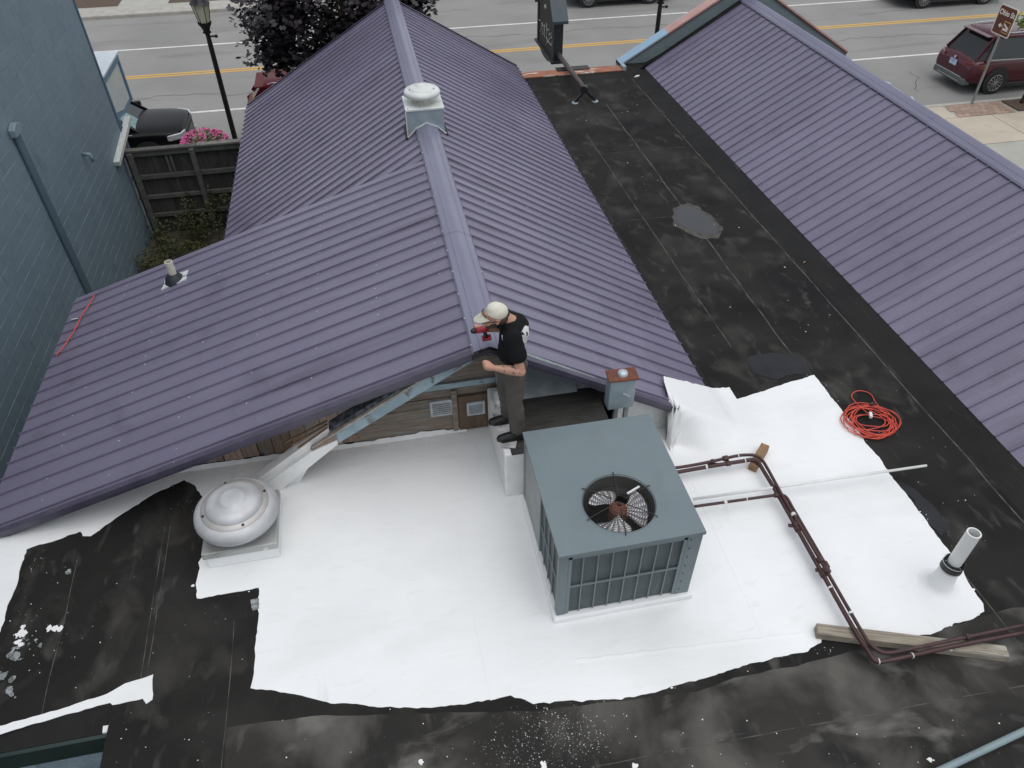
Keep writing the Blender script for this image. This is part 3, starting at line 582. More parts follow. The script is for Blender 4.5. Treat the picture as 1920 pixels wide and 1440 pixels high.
# ================================================================ BLUE BLOCK BUILDING
bb=thing('block_building','tall blue painted concrete block building beside the weedy alley','building',(-5.3,17.1,-3.1))
WX=-5.3
core=MB().box(-14,WX-.012,1.5,17.1,-3.1,4.4).build('wall',m_mort,bb)
BW,BH=.4064,.2032
def blockmesh(w):
    mb=MB(); j=.0035; x=.005
    mb.v+=[(0,j,j),(0,w-j,j),(0,w-j,BH-j),(0,j,BH-j),(x,j+.003,j+.003),(x,w-j-.003,j+.003),(x,w-j-.003,BH-j-.003),(x,j+.003,BH-j-.003)]
    mb.f+=[(4,5,6,7),(0,1,5,4),(1,2,6,5),(2,3,7,6),(3,0,4,7)]; return mb
cells=[]
for r in range(37):
    z0=-3.1+r*BH; y=17.1-(BW/2 if r%2 else 0)-.0
    if r%2: cells.append((17.1-BW/2,z0,BW/2))
    while y-BW>1.5: y-=BW; cells.append((y,z0,BW))
rg=random.Random(2)
def vis(c):
    d=Vector((WX,c[0],c[1]))-O; z=d.dot(_f); 
    if z<=0: return 0
    u=960+FPX*d.dot(_rt2)/z; v=720-FPX*d.dot(_up2)/z
    return 1/z if (-20<u<300 and -20<v<940 and not (c[0]<9.3 and c[1]<-.8)) else 0
cells.sort(key=lambda c:-vis(c)*(1 if c[2]==BW else 0))
bm0=blockmesh(BW); me0=None; rest=MB()
for i,(y,z0,w_) in enumerate(cells):
    if i<300 and w_==BW and vis((y,z0,w_))>0:
        if me0 is None:
            o=bm0.build('block',m_wall,core,local=True); me0=o.data
        else: o=bpy.data.objects.new('block',me0); C.objects.link(o); o.parent=core
        o.location=Vector((WX-.0115+rg.uniform(-.0015,.0025),y,z0))-Vector((-5.3,17.1,-3.1))
    else:
        q=blockmesh(w_); n=len(rest.v); dx=rg.uniform(-.0015,.0025); rest.v+=[(WX-.0115+dx+a,y+b,z0+c) for a,b,c in q.v]; rest.f+=[tuple(n+k for k in f) for f in q.f]
rest.build('blocks',m_wall,core,kind='stuff')
MB().box(WX-.05,WX+.012,17.1,17.17,-3.05,4.4).build('corner_trim',m_wtrim,bb)
# painted duct on the wall
pt=atx(22,240,WX); 
MB().box(WX+.002,WX+.06,12.12,12.30,-3.0,1.28).build('wall_duct',mat('shaded_duct_blue',(.085,.128,.156),(.095,.14,.17),scale=3,rough=.5),bb,bevel=.02)  # same blue as the wall, darkened to put the duct's shade into its colour
MB().prism([(12.05,1.24),(12.37,1.24),(12.37,1.36),(12.22,1.42),(12.05,1.36)],'x',WX+.002,WX+.10).build('duct_hood',mat('hood_paint',(.17,.24,.27),(.2,.27,.3),scale=5,rough=.5),bb,bevel=.015)
tp=MB(); tp.tube([(WX+.0,14.5,-.1),(WX+.12,14.5,-.12),(WX+.14,14.5,-.26)],.035,10); tp.build('pipe_spout',MATS['hood_paint'],bb,smooth=True)
# shop-front bay overhanging the pavement
MB().prism([(17.18,-.55),(17.18,.36),(18.72,.36),(18.72,-.68),(17.9,-.68)],'x',-8.5,WX-.03).build('bay_body',m_btrim,bb)
MB().prism([(17.26,-.42),(17.26,.20),(18.58,.20),(18.58,-.58),(17.9,-.58)],'x',WX-.031,WX-.02).build('bay_panel',m_pale,bb)
for (a,b) in (((17.18,-.55),(17.18,.36)),((18.68,-.68),(18.68,.36)),):
    MB().box(WX-.03,WX,a[0],a[0]+.07,a[1],b[1]).build('bay_frame',m_btrim,bb)
MB().box(WX-.03,WX,17.25,18.68,.22,.36).build('bay_frame',m_btrim,bb)
cpb=MB(); cpb.box(-8.5,WX+.03,18.42,18.78,.362,.40); cpb.box(WX-.42,WX+.03,17.15,18.42,.362,.40); cpb.box(-8.5,WX-.42,17.15,17.3,.362,.40); cpb.build('bay_cap',m_capw,bb)
MB().box(-8.4,WX-.43,17.31,18.4,.364,.37).build('bay_opening_shade',m_dark,bb)  # dark sheet stands for the shade inside the bay's open top
MB().box(-9,WX-.05,17.2,17.4,-3.0,-.56).build('shop_front',m_wtrim,bb)
MB().box(WX-.03,WX+.01,17.2,17.28,-3.0,-.56).build('bay_post',m_wtrim,bb)
# white board sticking out from the wall
wb=MB(); wb.obox((WX+.045,15.95,-.98),(WX+.045,17.75,-.72),.13,.10); wb.build('white_board',m_plkw,bb,bevel=.006)
# ================================================================ ALLEY FENCE
FY=16.62
fe=thing('alley_fence','weathered dark grey board fence closing the weedy alley','fence',(-4.1,FY,-3.05))
rg=random.Random(4); x=-5.27
while x<-2.62:
    wd=rg.uniform(.125,.15); MB().box(x,x+wd-.002,FY+.02+rg.uniform(0,.006),FY+.04,-3.05,-1.0-rg.uniform(0,.05)).build('board',m_fence,fe); x+=wd
for zz,hh in ((-1.62,.10),(-2.10,.09),(-2.55,.09)): MB().box(-5.27,-2.62,FY-.045,FY+.016,zz-hh/2,zz+hh/2).build('rail',m_fpost,fe,bevel=.006)
MB().box(-5.28,-3.75,FY-.09,FY+.07,-1.02,-.975).build('cap_board',m_fpost,fe,bevel=.006); MB().box(-3.74,-2.60,FY-.09,FY+.07,-1.01,-.965).build('cap_board',mat('pale_cap_board',(.20,.20,.185),(.14,.14,.13),scale=9,rough=.9),fe,bevel=.006)
MB().box(-5.27,-2.62,FY-.06,FY+.018,-1.13,-1.03).build('rail',m_fpost,fe)
for xx in (-5.18,-3.90): MB().box(xx,xx+.10,FY-.15,FY-.047,-3.05,-1.03).build('post',m_fpost,fe,bevel=.006)
for xx in (-4.45,-4.36): MB().box(xx,xx+.05,FY-.03,FY+.019,-1.57,-1.14).build('batten',m_fpost,fe)
# ================================================================ helpers for plants
def leaves(mb,c,n,rad,size,rg,flat=1.0,lobed=False):
    for _ in range(n):
        while True:
            p=Vector((rg.uniform(-1,1),rg.uniform(-1,1),rg.uniform(-1,1)))
            if p.length<=1: break
        p=Vector((p.x*rad[0],p.y*rad[1],p.z*rad[2]))+Vector(c); s=size*rg.uniform(.6,1.3)
        u=Vector((rg.gauss(0,1),rg.gauss(0,1),rg.gauss(0,.5*flat))).normalized(); t=u.cross(Vector((rg.gauss(0,.6),rg.gauss(0,.6),1))).normalized(); k=len(mb.v)
        nr=u.cross(t)
        if lobed:
            pts=[(-.5,0,0),(-.15,.45,.02),(.05,.18,0),(.35,.4,-.04),(.6,0,-.06),(.35,-.4,-.04),(.05,-.18,0),(-.15,-.45,.02)]
        else: pts=[(-.5,0,0),(0,.3,.05),(.55,0,-.06),(0,-.3,.05)]
        mb.v+=[tuple(p+u*(a*s)+t*(b*s)+nr*(c_*s)) for a,b,c_ in pts]; mb.f.append(tuple(range(k,k+len(pts))))
# weeds filling the alley
wd=MB(); rg=random.Random(21)
for _ in range(230):
    X=rg.uniform(-5.15,-2.7); Y=rg.uniform(9.6,16.4); h=rg.uniform(.12,.5)*(1.3 if Y>15.2 else 1)
    leaves(wd,(X,Y,-2.98+h*.5),int(26),(.20,.20,h*.55),.085,rg)
for _ in range(26):
    X=rg.uniform(-4.6,-2.75); Y=rg.uniform(15.6,16.5); leaves(wd,(X,Y,-2.6+rg.uniform(0,.5)),24,(.12,.1,.3),.08,rg)
for _ in range(14): leaves(wd,(-2.75+rg.uniform(-.08,.05),16.45,rg.uniform(-2.6,-1.2)),20,(.1,.08,.2),.09,rg)
wo=wd.build('weeds',m_weed); wo['kind']='stuff'; wo['label']='yellow green weeds covering the floor of the alley'; wo['category']='weeds'
struct(MB().quad((-5.3,8.5,-3.04),(-2.3,8.5,-3.04),(-2.3,16.9,-3.04),(-5.3,16.9,-3.04)).build('alley_ground',m_ground))
# ================================================================ PACKAGED ROOF UNIT
UX0,UX1,UY0,UY1,UZ=1.035,2.25,3.345,4.735,.965
ac=thing('rooftop_air_conditioner','large grey green rooftop air conditioner with a fan in its top','air conditioner',((UX0+UX1)/2,(UY0+UY1)/2,0))
MB().box(UX0-.03,UX1+.04,UY0-.035,UY1+.02,.003,.07).build('curb',m_white,ac,bevel=.015)
cb=MB(); cb.box(UX0+.03,UX1-.03,UY0+.03,UY1-.03,.07,.62); cb.build('cabinet_core',m_dark,ac)
# top panel with round opening
fc=Vector((1.652,3.762)); fr_=.305; NS=56
def sqpt(a):
    dx,dy=math.cos(a),math.sin(a); t=1e9
    if dx>1e-6: t=min(t,(UX1+.012-fc.x)/dx)
    if dx<-1e-6: t=min(t,(UX0-.012-fc.x)/dx)
    if dy>1e-6: t=min(t,(UY1+.012-fc.y)/dy)
    if dy<-1e-6: t=min(t,(UY0-.012-fc.y)/dy)
    return (fc.x+dx*t,fc.y+dy*t)
angs=[2*math.pi*i/NS for i in range(NS)]+[math.atan2(y-fc.y,x-fc.x)%(2*math.pi) for x in (UX0-.012,UX1+.012) for y in (UY0-.012,UY1+.012)]
angs.sort(); tp=MB()
for i in range(len(angs)):
    a,b=angs[i],angs[(i+1)%len(angs)]; pa,pb=sqpt(a),sqpt(b); ca=(fc.x+fr_*math.cos(a),fc.y+fr_*math.sin(a)); cb_=(fc.x+fr_*math.cos(b),fc.y+fr_*math.sin(b))
    tp.quad((*pa,UZ),(*pb,UZ),(*cb_,UZ),(*ca,UZ)); tp.quad((*pa,UZ),(*pb,UZ),(*pb,UZ-.035),(*pa,UZ-.035)); tp.quad((*ca,UZ),(*cb_,UZ),(*cb_,UZ-.012),(*ca,UZ-.012))
topo=tp.build('top_panel',m_unit,ac)
MB().lathe([(fr_-.001,-.012),(fr_-.004,-.15),(fr_-.03,-.20),(fr_-.03,-.32)],(fc.x,fc.y,UZ),48).build('fan_shroud',mat('shroud_dark',(.055,.062,.06),(.075,.08,.078),scale=6,rough=.5),ac)
MB().lathe([(0,-.33),(fr_-.02,-.33)],(fc.x,fc.y,UZ),40).build('shroud_floor',m_dark,ac)
MB().lathe([(0,-.06),(.055,-.06),(.078,-.075),(.08,-.20),(.07,-.21),(0,-.21)],(fc.x,fc.y,UZ),28).build('fan_motor',m_rust,ac,smooth=False)
MB().lathe([(0,-.045),(.018,-.045),(.02,-.06)],(fc.x+.02,fc.y+.03,UZ),12).build('motor_bolt',m_black,ac)
for k in range(3):
    a0=R(118)+k*2*math.pi/3; mb=MB(); rows=[]
    for i in range(9):
        r=.07+(fr_-.045-.07)*i/8; wdt=.34+.46*math.sin(i/8*2.3); row=[]
        for j in range(7):
            t=j/6-.5; a=a0+t*2*wdt*(.75+.25*i/8); row.append((fc.x+r*math.cos(a),fc.y+r*math.sin(a),UZ-.115+.075*t*1.3+.015*math.cos(t*3)))
        rows.append(row)
    for i in range(8):
        for j in range(6): mb.quad(rows[i][j],rows[i][j+1],rows[i+1][j+1],rows[i+1][j])
    o=mb.build('fan_blade',m_alum2,ac,smooth=True); md=o.modifiers.new('solid','SOLIDIFY'); md.thickness=.003
def ring(mb,r,z,t,seg=48): mb.tube([(fc.x+r*math.cos(2*math.pi*i/seg),fc.y+r*math.sin(2*math.pi*i/seg),z) for i in range(seg)],t,5,closed=True)
m_wire=mat('guard_wire',(.045,.04,.036),rough=.5,metal=.5)
for i in range(14): 
    r=.075+i*(fr_-.06-.01)/13; g=MB(); ring(g,min(r,fr_+.006),UZ+.012-.0*i,.0022); g.build('guard_ring',m_wire,ac)
for k in range(6):
    a=R(22)+k*math.pi/3; g=MB(); g.tube([(fc.x+r*math.cos(a),fc.y+r*math.sin(a),z) for r,z in ((.06,UZ+.02),(.2,UZ+.022),(fr_+.022,UZ+.018),(fr_+.034,UZ+.004))],.0045,6); g.build('guard_spoke',m_wire,ac)
g=MB(); g.obox((fc.x+.09,fc.y+.06,UZ+.03),(fc.x+.215,fc.y+.115,UZ+.03),.018,.012); g.build('motor_strap',m_alum2,ac)
# side walls of cabinet
def side_posts():
    t=.075
    for (x0,x1,y0,y1) in ((UX0,UX0+t,UY0,UY0+t),(UX1-.13,UX1,UY0,UY0+t),(UX0,UX0+t,UY1-t,UY1),(UX1-t,UX1,UY1-t,UY1)):
        MB().box(x0,x1,y0,y1,.07,UZ-.036).build('corner_post',m_unit,ac,bevel=.004)
side_posts()
# front face coil and grille bars
ya=UY0+.02; x0,x1=UX0+.076,UX1-.131
MB().box(x0,x1,ya,ya+.02,.08,UZ-.05).build('coil',m_unitd,ac)
nb=8
for i in range(1,nb): 
    xx=x0+(x1-x0)*i/nb; MB().box(xx-.006,xx+.006,UY0+.004,UY0+.012,.083,UZ-.053).build('grille_bar',m_unit,ac)
MB().box(x0,x1,UY0+.003,UY0+.0115,.47,.49).build('grille_bar',m_unit,ac)
for (a,b) in ((x0,x0+.03),(x1-.03,x1)): MB().box(a,b,UY0+.002,UY0+.0125,.083,UZ-.053).build('grille_frame',m_unit,ac)
MB().box(x0,x1,UY0+.002,UY0+.0128,UZ-.085,UZ-.05).build('grille_frame',m_unit,ac)
for i in range(7): MB().lathe([(.006,0),(.006,.004),(0,.005)],(0,0,0),6).build('panel_screw',m_black,ac,local=True).location=(UX1-.10-ac.location.x,UY0-.003-ac.location.y,.15+i*.12)
# left face: rear sheet panel, front coil with bars
ym=3.345+.72
MB().box(UX0+.004,UX0+.02,ym,UY1-.076,.07,UZ-.036).build('side_panel',mat('pale_side_panel',(.26,.29,.285),(.31,.34,.33),scale=4,rough=.5,layers=[((.45,.47,.46),12,.64,.8,(1,1,1))]),ac)
MB().box(UX0+.004,UX0+.02,ym-.03,ym-.001,.07,UZ-.036).build('grille_frame',m_unit,ac)
MB().box(UX0+.02,UX0+.04,UY0+.076,ym-.03,.08,UZ-.05).build('coil',m_unitd,ac)
for i in range(1,4):
    yy=UY0+.076+(ym-.03-UY0-.076)*i/4; MB().box(UX0+.006,UX0+.014,yy-.008,yy+.008,.083,UZ-.053).build('grille_bar',m_unit,ac)
MB().box(UX0+.005,UX0+.0135,UY0+.076,ym-.03,.47,.49).build('grille_bar',m_unit,ac)
MB().box(UX1-.02,UX1-.004,UY0+.076,UY1-.076,.07,UZ-.036).build('side_panel',m_unit,ac); MB().box(UX0+.076,UX1-.076,UY1-.02,UY1-.004,.07,UZ-.036).build('side_panel',m_unit,ac)
MB().box(UX1+.014,UX1+.03,UY1-.17,UY1-.1,UZ-.06,UZ-.02).build('lift_lug',m_unit,ac)
# ================================================================ MUSHROOM FANS
f1=thing('exhaust_fan','round aluminium mushroom exhaust fan on a white coated curb','exhaust fan',(-1.70,4.83,0))
c1=(-1.70,4.83)
MB().box(-2.02,-1.37,4.51,5.15,.003,.15).build('curb',m_white,f1,bevel=.012)
MB().box(-2.035,-1.355,4.495,5.165,.152,.235).build('base_plate',mat('fan_base_metal',(.44,.45,.44),(.36,.37,.36),scale=4,rough=.45,metal=.35,layers=[((.16,.15,.14),3,.55,.8,(1,1,1)),((.66,.67,.66),5,.6,.7,(1,1,1))]),f1,bevel=.012)
MB().lathe([(.24,.235),(.20,.27),(.19,.34)],(*c1,0),40).build('neck',m_alum,f1,smooth=True)
MB().lathe([(.19,.33),(.345,.325),(.378,.345),(.39,.385),(.378,.43),(.345,.462),(.31,.474)],(*c1,0),56).build('wind_band',m_alum,f1,smooth=True)
MB().lathe([(.312,.470),(.306,.486),(.268,.494),(.262,.500)],(*c1,0),56).build('clamp_ring',mat('dull_ring_metal',(.50,.49,.47),(.42,.41,.39),scale=5,rough=.5,metal=.4),f1,smooth=True)
MB().lathe([(.262,.494),(.256,.520),(.225,.545),(.18,.562),(.125,.570),(.118,.578),(.10,.584),(.05,.590),(0,.591)],(*c1,0),56).build('motor_dome',m_alum,f1,smooth=True)
for k in range(4):
    a=R(20)+k*math.pi/2; MB().lathe([(.012,.488),(.012,.502),(.006,.507),(0,.507)],(c1[0]+.288*math.cos(a),c1[1]+.288*math.sin(a),0),8).build('ring_bolt',m_black,f1)
for k in range(4):
    a=R(-38)+k*math.pi/2; g=MB(); g.tube([(c1[0]+.26*math.cos(a),c1[1]+.26*math.sin(a),.34),(c1[0]+.28*math.cos(a),c1[1]+.28*math.sin(a),.236)],.016,8); g.build('strut',m_alum,f1)
f2=thing('ridge_exhaust_fan','small white mushroom exhaust fan straddling the purple roof ridge','exhaust fan',(RX,10.66,RZ))
c2=(RX-.01,10.68)
bx0,bx1,by0,by1=RX-.275,RX+.255,10.42,10.94
bq=MB(); zt=1.80; zc=RZ+.06
bq.poly([(bx0,by0,zl(bx0)+.03),(RX-.17,by0,zl(RX-.17)+.075),(RX,by0,zc),(RX+.17,by0,zr(RX+.17)+.075),(bx1,by0,zr(bx1)+.03),(bx1,by0,zt),(bx0,by0,zt)])
bq.quad((bx0,by0,zl(bx0)+.03),(bx0,by0,zt),(bx0,by1,zt),(bx0,by1,zl(bx0)+.03)).quad((bx1,by0,zr(bx1)+.03),(bx1,by0,zt),(bx1,by1,zt),(bx1,by1,zr(bx1)+.03)).quad((bx0,by1,zl(bx0)),(bx0,by1,zt),(bx1,by1,zt),(bx1,by1,zr(bx1)))
bq.build('curb_box',m_galv,f2)
tr=MB()
for a,b in (((bx0-.01,zl(bx0)+.03),(RX-.17,zl(RX-.17)+.08)),((RX-.17,zl(RX-.17)+.085),(RX,zc+.005)),((RX,zc+.005),(RX+.17,zr(RX+.17)+.085)),((RX+.17,zr(RX+.17)+.08),(bx1+.02,zr(bx1)+.03))): tr.obox((a[0],by0-.008,a[1]),(b[0],by0-.008,b[1]),.016,.016,up=(0,1,0))
tr.obox((bx0-.008,by0-.008,zl(bx0)+.03),(bx0-.008,by0-.008,zt),.014,.014,up=(0,1,0)); tr.build('sealant_bead',m_fanw,f2)
for xx in (bx0-.025,bx1+.025): MB().obox((xx,by0-.02,zl(bx0)+.02 if xx<RX else zr(bx1)+.02),(xx,by1-.1,zl(bx0)+.03 if xx<RX else zr(bx1)+.03),.035,.03).build('tar_seal',m_black,f2)
MB().box(bx0-.012,bx1+.012,by0-.012,by1+.012,zt,zt+.03).build('base_plate',m_fanw,f2,bevel=.006)
MB().lathe([(.17,0),(.13,.015),(.12,.05),(.125,.09)],(*c2,zt+.03),36).build('neck',mat('stained_neck',(.44,.42,.35),(.56,.55,.50),scale=7,rough=.5),f2,smooth=True)
MB().lathe([(.12,.085),(.22,.09),(.25,.105),(.262,.135),(.25,.165),(.225,.183),(.195,.19)],(*c2,zt+.03),48).build('wind_band',m_fanw,f2,smooth=True)
MB().lathe([(.197,.187),(.19,.20),(.14,.216),(.075,.226),(.07,.236),(.04,.242),(0,.243)],(*c2,zt+.03),48).build('motor_dome',m_fanw,f2,smooth=True)
for a in (200,330,95): MB().lathe([(.009,.195),(.009,.207),(0,.21)],(c2[0]+.185*math.cos(R(a)),c2[1]+.185*math.sin(R(a)),zt+.03),8).build('ring_bolt',m_rust,f2)
for (a,b) in ((bx0+.03,by0+.03),(bx0+.03,by1-.03),(bx0+.2,by0+.05)): MB().lathe([(.008,0),(.008,.006),(0,.007)],(a,b,zt+.03),8).build('plate_screw',m_black,f2)
# ================================================================ DISCONNECT BOX
db=thing('electrical_disconnect','grey electrical disconnect box with rusty top on short steel posts','electrical box',(2.06,5.0,0))
MB().box(1.925,2.185,4.97,5.10,.86,1.23).build('enclosure',m_galv,db,bevel=.006)
MB().prism([(1.905,4.955),(2.20,4.945),(2.21,5.12),(1.915,5.125)],'z',1.232,1.252).build('lid',m_rust,db,bevel=.004)
MB().lathe([(.052,1.252),(.05,1.275),(.035,1.29),(0,1.294)],(2.06,5.035,0),24).build('hub_cap',mat('hub_zinc',(.45,.50,.54),rough=.4,metal=.4),db,smooth=True)
MB().obox((2.06,4.965,1.06),(2.13,4.96,1.02),.012,.012).build('handle',m_alum,db)
for xx,yy in ((2.03,5.03),(2.15,5.06)): MB().box(xx-.02,xx+.02,yy-.02,yy+.02,.008,.86).build('post',m_flash,db)
# ================================================================ REFRIGERANT PIPES
def px(pts,z): return [at(u,v,z) for u,v in pts]
pa=px([(1262,878),(1300,872),(1340,864),(1380,855),(1400,853),(1415,854),(1428,862),(1440,880),(1470,935),(1500,985),(1545,1062),(1590,1140),(1618,1188),(1632,1208),(1648,1220),(1668,1224),(1720,1214),(1800,1197),(1930,1170)],.15)
pb=px([(1262,887),(1300,880),(1340,873),(1390,865),(1412,862),(1422,868),(1430,880),(1460,930),(1490,983),(1540,1072),(1600,1178),(1622,1212),(1636,1234),(1645,1240),(1656,1240),(1700,1231),(1800,1209),(1930,1184)],.12)
pc=px([(1300,950),(1350,943),(1400,936),(1450,929),(1466,928),(1476,934),(1488,955),(1520,1010),(1556,1072)],.135)
o=MB().tube(spline(pa,4),.0165,8).build('refrigerant_pipe',m_pipe,smooth=True); tag(o,'thin dark red pipe making a wide sweep over the timber sleeper','pipe')
o=MB().tube(spline(pb,4),.021,8).build('refrigerant_pipe',m_pipe,smooth=True); tag(o,'thicker dark red pipe with square elbow beside the timber sleeper','pipe')
o=MB().tube(spline(pc,4),.015,8).build('conduit',m_pipe,smooth=True); pcn=tag(o,'short thin dark red conduit joining the pipe run from the air conditioner','conduit')
def collar(path,i,t,r,m=m_pipe,ln=.05):
    a,b=Vector(path[i]),Vector(path[i+1]); p=a.lerp(b,t); d=(b-a).normalized(); return MB().tube([p-d*ln/2,p+d*ln/2],r,10)
par_=[x for x in C.objects if x.name.startswith('refrigerant_pipe')]
for path,ob,lst in ((pa,par_[0],[(1,.9,.023,.03,m_pipe),(2,.5,.03,.05,m_pipe),(10,.1,.03,.06,m_pipe),(9,.85,.026,.05,m_pipe),(11,.2,.0225,.02,m_fleck),(8,.6,.022,.03,m_fleck),(3,.2,.0195,.01,m_fleck),(17,.1,.026,.03,m_pipe)]),(pb,par_[1],[(2,.5,.029,.04,m_pipe),(9,.05,.030,.05,m_pipe),(8,.1,.030,.05,m_pipe),(9,.3,.026,.015,m_fleck),(10,.95,.026,.03,m_pipe),(13,.2,.025,.008,m_fleck),(15,.1,.025,.008,m_fleck),(3,.3,.0245,.01,m_fleck),(1,.6,.0245,.02,m_fleck)]),(pc,pcn,[(3,.3,.026,.03,m_pipe),(1,.2,.0185,.03,m_fleck),(2,.0,.0185,.008,m_fleck),(7,.8,.026,.06,m_pipe)])):
    for (i,t,r,ln,mm) in lst: collar(path,i,t,r,mm,ln).build('coupling' if mm is m_pipe else 'paint_mark',mm,ob)
for (u,v) in ((1340,868),(1493,984),(1545,1068)):
    p=at(u,v,.135); MB().obox(p+Vector((-.06,.03,-.03)),p+Vector((.06,-.01,-.03)),.03,.02).build('bracket',m_pipe,par_[1])
# timber sleeper and block
a,b=at(1530,1183,.045),at(1886,1226,.045)
ts=MB().box(-(b-a).length/2,(b-a).length/2,-.0525,.0525,-.045,.045).build('timber_sleeper',m_wood,bevel=.008); ts.location=(a+b)/2; ts.rotation_euler=(0,0,math.atan2(b.y-a.y,b.x-a.x)); tag(ts,'long weathered grey timber sleeper under the dark red pipes','timber')
a,b=at(1411,878,.05),at(1434,838,.05)
tag(MB().obox(a,b,.09,.09).build('wood_block',m_wood2,bevel=.006),'short brown wood block under the pipe elbow on the white roof','wood block')
# white painting pole lying over the pipes
a,b=at(1300,936,.10),at(1737,873,.16)
tag(MB().tube([a,a.lerp(b,.5),b],.014,10).build('paint_pole',m_pvc,smooth=True),'long thin white pole lying across the pipes onto black membrane','pole')
# pvc vent stack on the white roof
vs=thing('vent_stack','tall white plastic vent pipe with black rubber coupling','vent pipe',(4.545,2.99,0)); c=(4.545,2.99)
MB().lathe([(.19,.004),(.13,.02),(.10,.06),(.085,.2),(.08,.28)],(*c,0),32).build('coated_boot',m_white,vs,smooth=True)
MB().lathe([(.088,.27),(.091,.285),(.088,.35),(.082,.375)],(*c,0),32).build('coupling',m_black,vs,smooth=True)
for z in (.283,.362): MB().lathe([(.0925,z-.006),(.0925,z+.006)],(*c,0),32).build('clamp_band',m_alum,vs)
MB().lathe([(.058,.37),(.058,.79),(.047,.79),(.047,.45),(0,.45)],(*c,0),32).build('pipe',m_pvc,vs,smooth=False)
smoothsharp(bpy.data.objects[vs.children[-1].name])
# vent on the purple slope
vx,vy=-2.745,8.83; vz=za(vx)+.03
v2=thing('roof_vent_pipe','short yellowed vent pipe in a black rubber boot on the purple roof','vent pipe',(vx,vy,vz))
fl_=MB(); fl_.prism(ragged([(vx-.17,vy-.12),(vx+.17,vy-.1),(vx+.17,vy+.12),(vx-.16,vy+.12)],.05,.03,4),'z',vz-.02,vz+.012)
for i,vv in enumerate(fl_.v): fl_.v[i]=(vv[0],vv[1],vv[2]+ML*(vv[0]-vx))
fl_.build('sealant_flange',m_fanw,v2)
bt=MB().lathe([(.13,-.02),(.115,.04),(.07,.09),(.055,.11)],(vx,vy,vz),20)
bt.build('rubber_boot',mat('rubber_boot_black',(.014,.018,.025),(.02,.025,.032),scale=12,rough=.55),v2,smooth=True)
MB().lathe([(.05,.09),(.05,.285),(.04,.285),(.04,.15),(0,.15)],(vx,vy,vz),20).build('pipe',m_pvcd,v2)
# ================================================================ CORDS
rg=random.Random(31); cc=at(1632,792,.012); cc=Vector((cc.x,cc.y,.012)); pts=[]
for i in range(11*22):
    a=i/22*2*math.pi; l=i/22; r=.225+.055*math.sin(l*2.3)+.015*math.sin(a*3+l); ox=.045*math.sin(l*1.7); oy=.05*math.cos(l*1.3)
    pts.append(cc+Vector((ox+r*1.08*math.cos(a),oy+r*.92*math.sin(a),.010+.0035*l*.6+.008*math.sin(a*2+l))))
e=pts[-1]; tail=[e,Vector((cc.x+.22,cc.y+.25,.03)),Vector((cc.x+.25,cc.y+.42,.02)),Vector((cc.x+.15,cc.y+.50,.018)),Vector((cc.x+.02,cc.y+.44,.02)),Vector((cc.x+.0,cc.y+.28,.03)),Vector((cc.x+.02,cc.y+.1,.05))]
ecd=thing('extension_cord','coiled orange red extension cord lying on the black membrane','cord',(cc.x,cc.y,0))
MB().tube(pts+spline(tail,5)[1:],.0062,6).build('cable',m_cord,ecd,smooth=True)
MB().obox(cc+Vector((.0,.02,.06)),cc+Vector((.03,.09,.06)),.03,.03).build('plug',m_pvc,ecd); MB().obox(cc+Vector((.12,.22,.04)),cc+Vector((.17,.24,.04)),.035,.03).build('tie',m_black,ecd)
def onA(u,v,off=.055):
    d=ray(u,v); zz0=RZ-ML*RX+off+.008; t=(zz0-CAMH)/(d.z-ML*d.x); return O+d*t
rc=[onA(u,v) for u,v in ((177,553),(168,570),(158,584),(150,598),(140,618),(128,637),(115,655),(105,666))]
tag(MB().tube(spline(rc,4),.008,6).build('red_cord',m_cord,smooth=True),'red cord trailing along the purple roof edge by the blue wall','cord')
a,b=onA(134,599),onA(146,597); tag(MB().tube([a,b],.007,6).build('white_stick',m_pvc),'small white stick lying under the red cord on the roof edge','stick')
# pale teal pipe across the near roof corner
a,b=at(1760,1446,.06),at(1960,1352,.06)
tag(MB().tube([a+(a-b)*.6,a,b,b+(b-a)],.027,12).build('teal_pipe',m_tealp,smooth=True),'pale teal painted pipe lying across the corner of the black roof','pipe')
# loose litter
for i,(u,v,s,mm,lb,cat) in enumerate([(1195,143,.09,m_fleck,'crumpled white scrap on the black roof by the far parapet','scrap'),(1508,492,.03,m_wood2,'tiny tan wood chip on the black roof beside the purple eave','wood chip')]):
    p=at(u,v,.012); mb=MB(); mb.prism([(p.x-s,p.y-s*.5),(p.x+s*.2,p.y-s*.3),(p.x+s,p.y+s*.6),(p.x-s*.1,p.y+s*.5)],'z',.005,.02); tag(mb.build('litter_scrap' if i==0 else 'wood_chip',mm),lb,cat)
# puddles
m_damp=mat('damp_membrane',(.010,.011,.014),(.016,.017,.020),scale=5,rough=.32,spec=.3)
m_silt=mat('puddle_silt',(.075,.072,.062),(.045,.044,.04),scale=9,rough=.9,lo=.4,hi=.6)
def puddle(pts,label,seed,amp=.06,m=None):
    P=ragged([(at(u,v).x,at(u,v).y) for u,v in pts],.06,amp,seed); o=MB().prism(P,'z',.001,.0045).build('puddle',m or m_water); struct(o); o['label']=label; o['category']='puddle'
puddle([(1268,395),(1290,386),(1310,393),(1325,405),(1346,425),(1340,440),(1318,441),(1290,430),(1268,418)],'grey puddle with ragged rim on the black roof between the slopes',2)
MB().prism(ragged([(at(u,v).x,at(u,v).y) for u,v in [(1262,393),(1288,380),(1314,388),(1330,402),(1356,425),(1346,447),(1318,449),(1286,436),(1262,422)]],.05,.06,2),'z',.0005,.0025).build('silt_rim',m_silt,flat)
puddle([(1400,670),(1440,662),(1490,664),(1510,685),(1518,700),(1450,712),(1410,700)],'dark shallow puddle beside the corner of the white coating',5,m=m_damp)
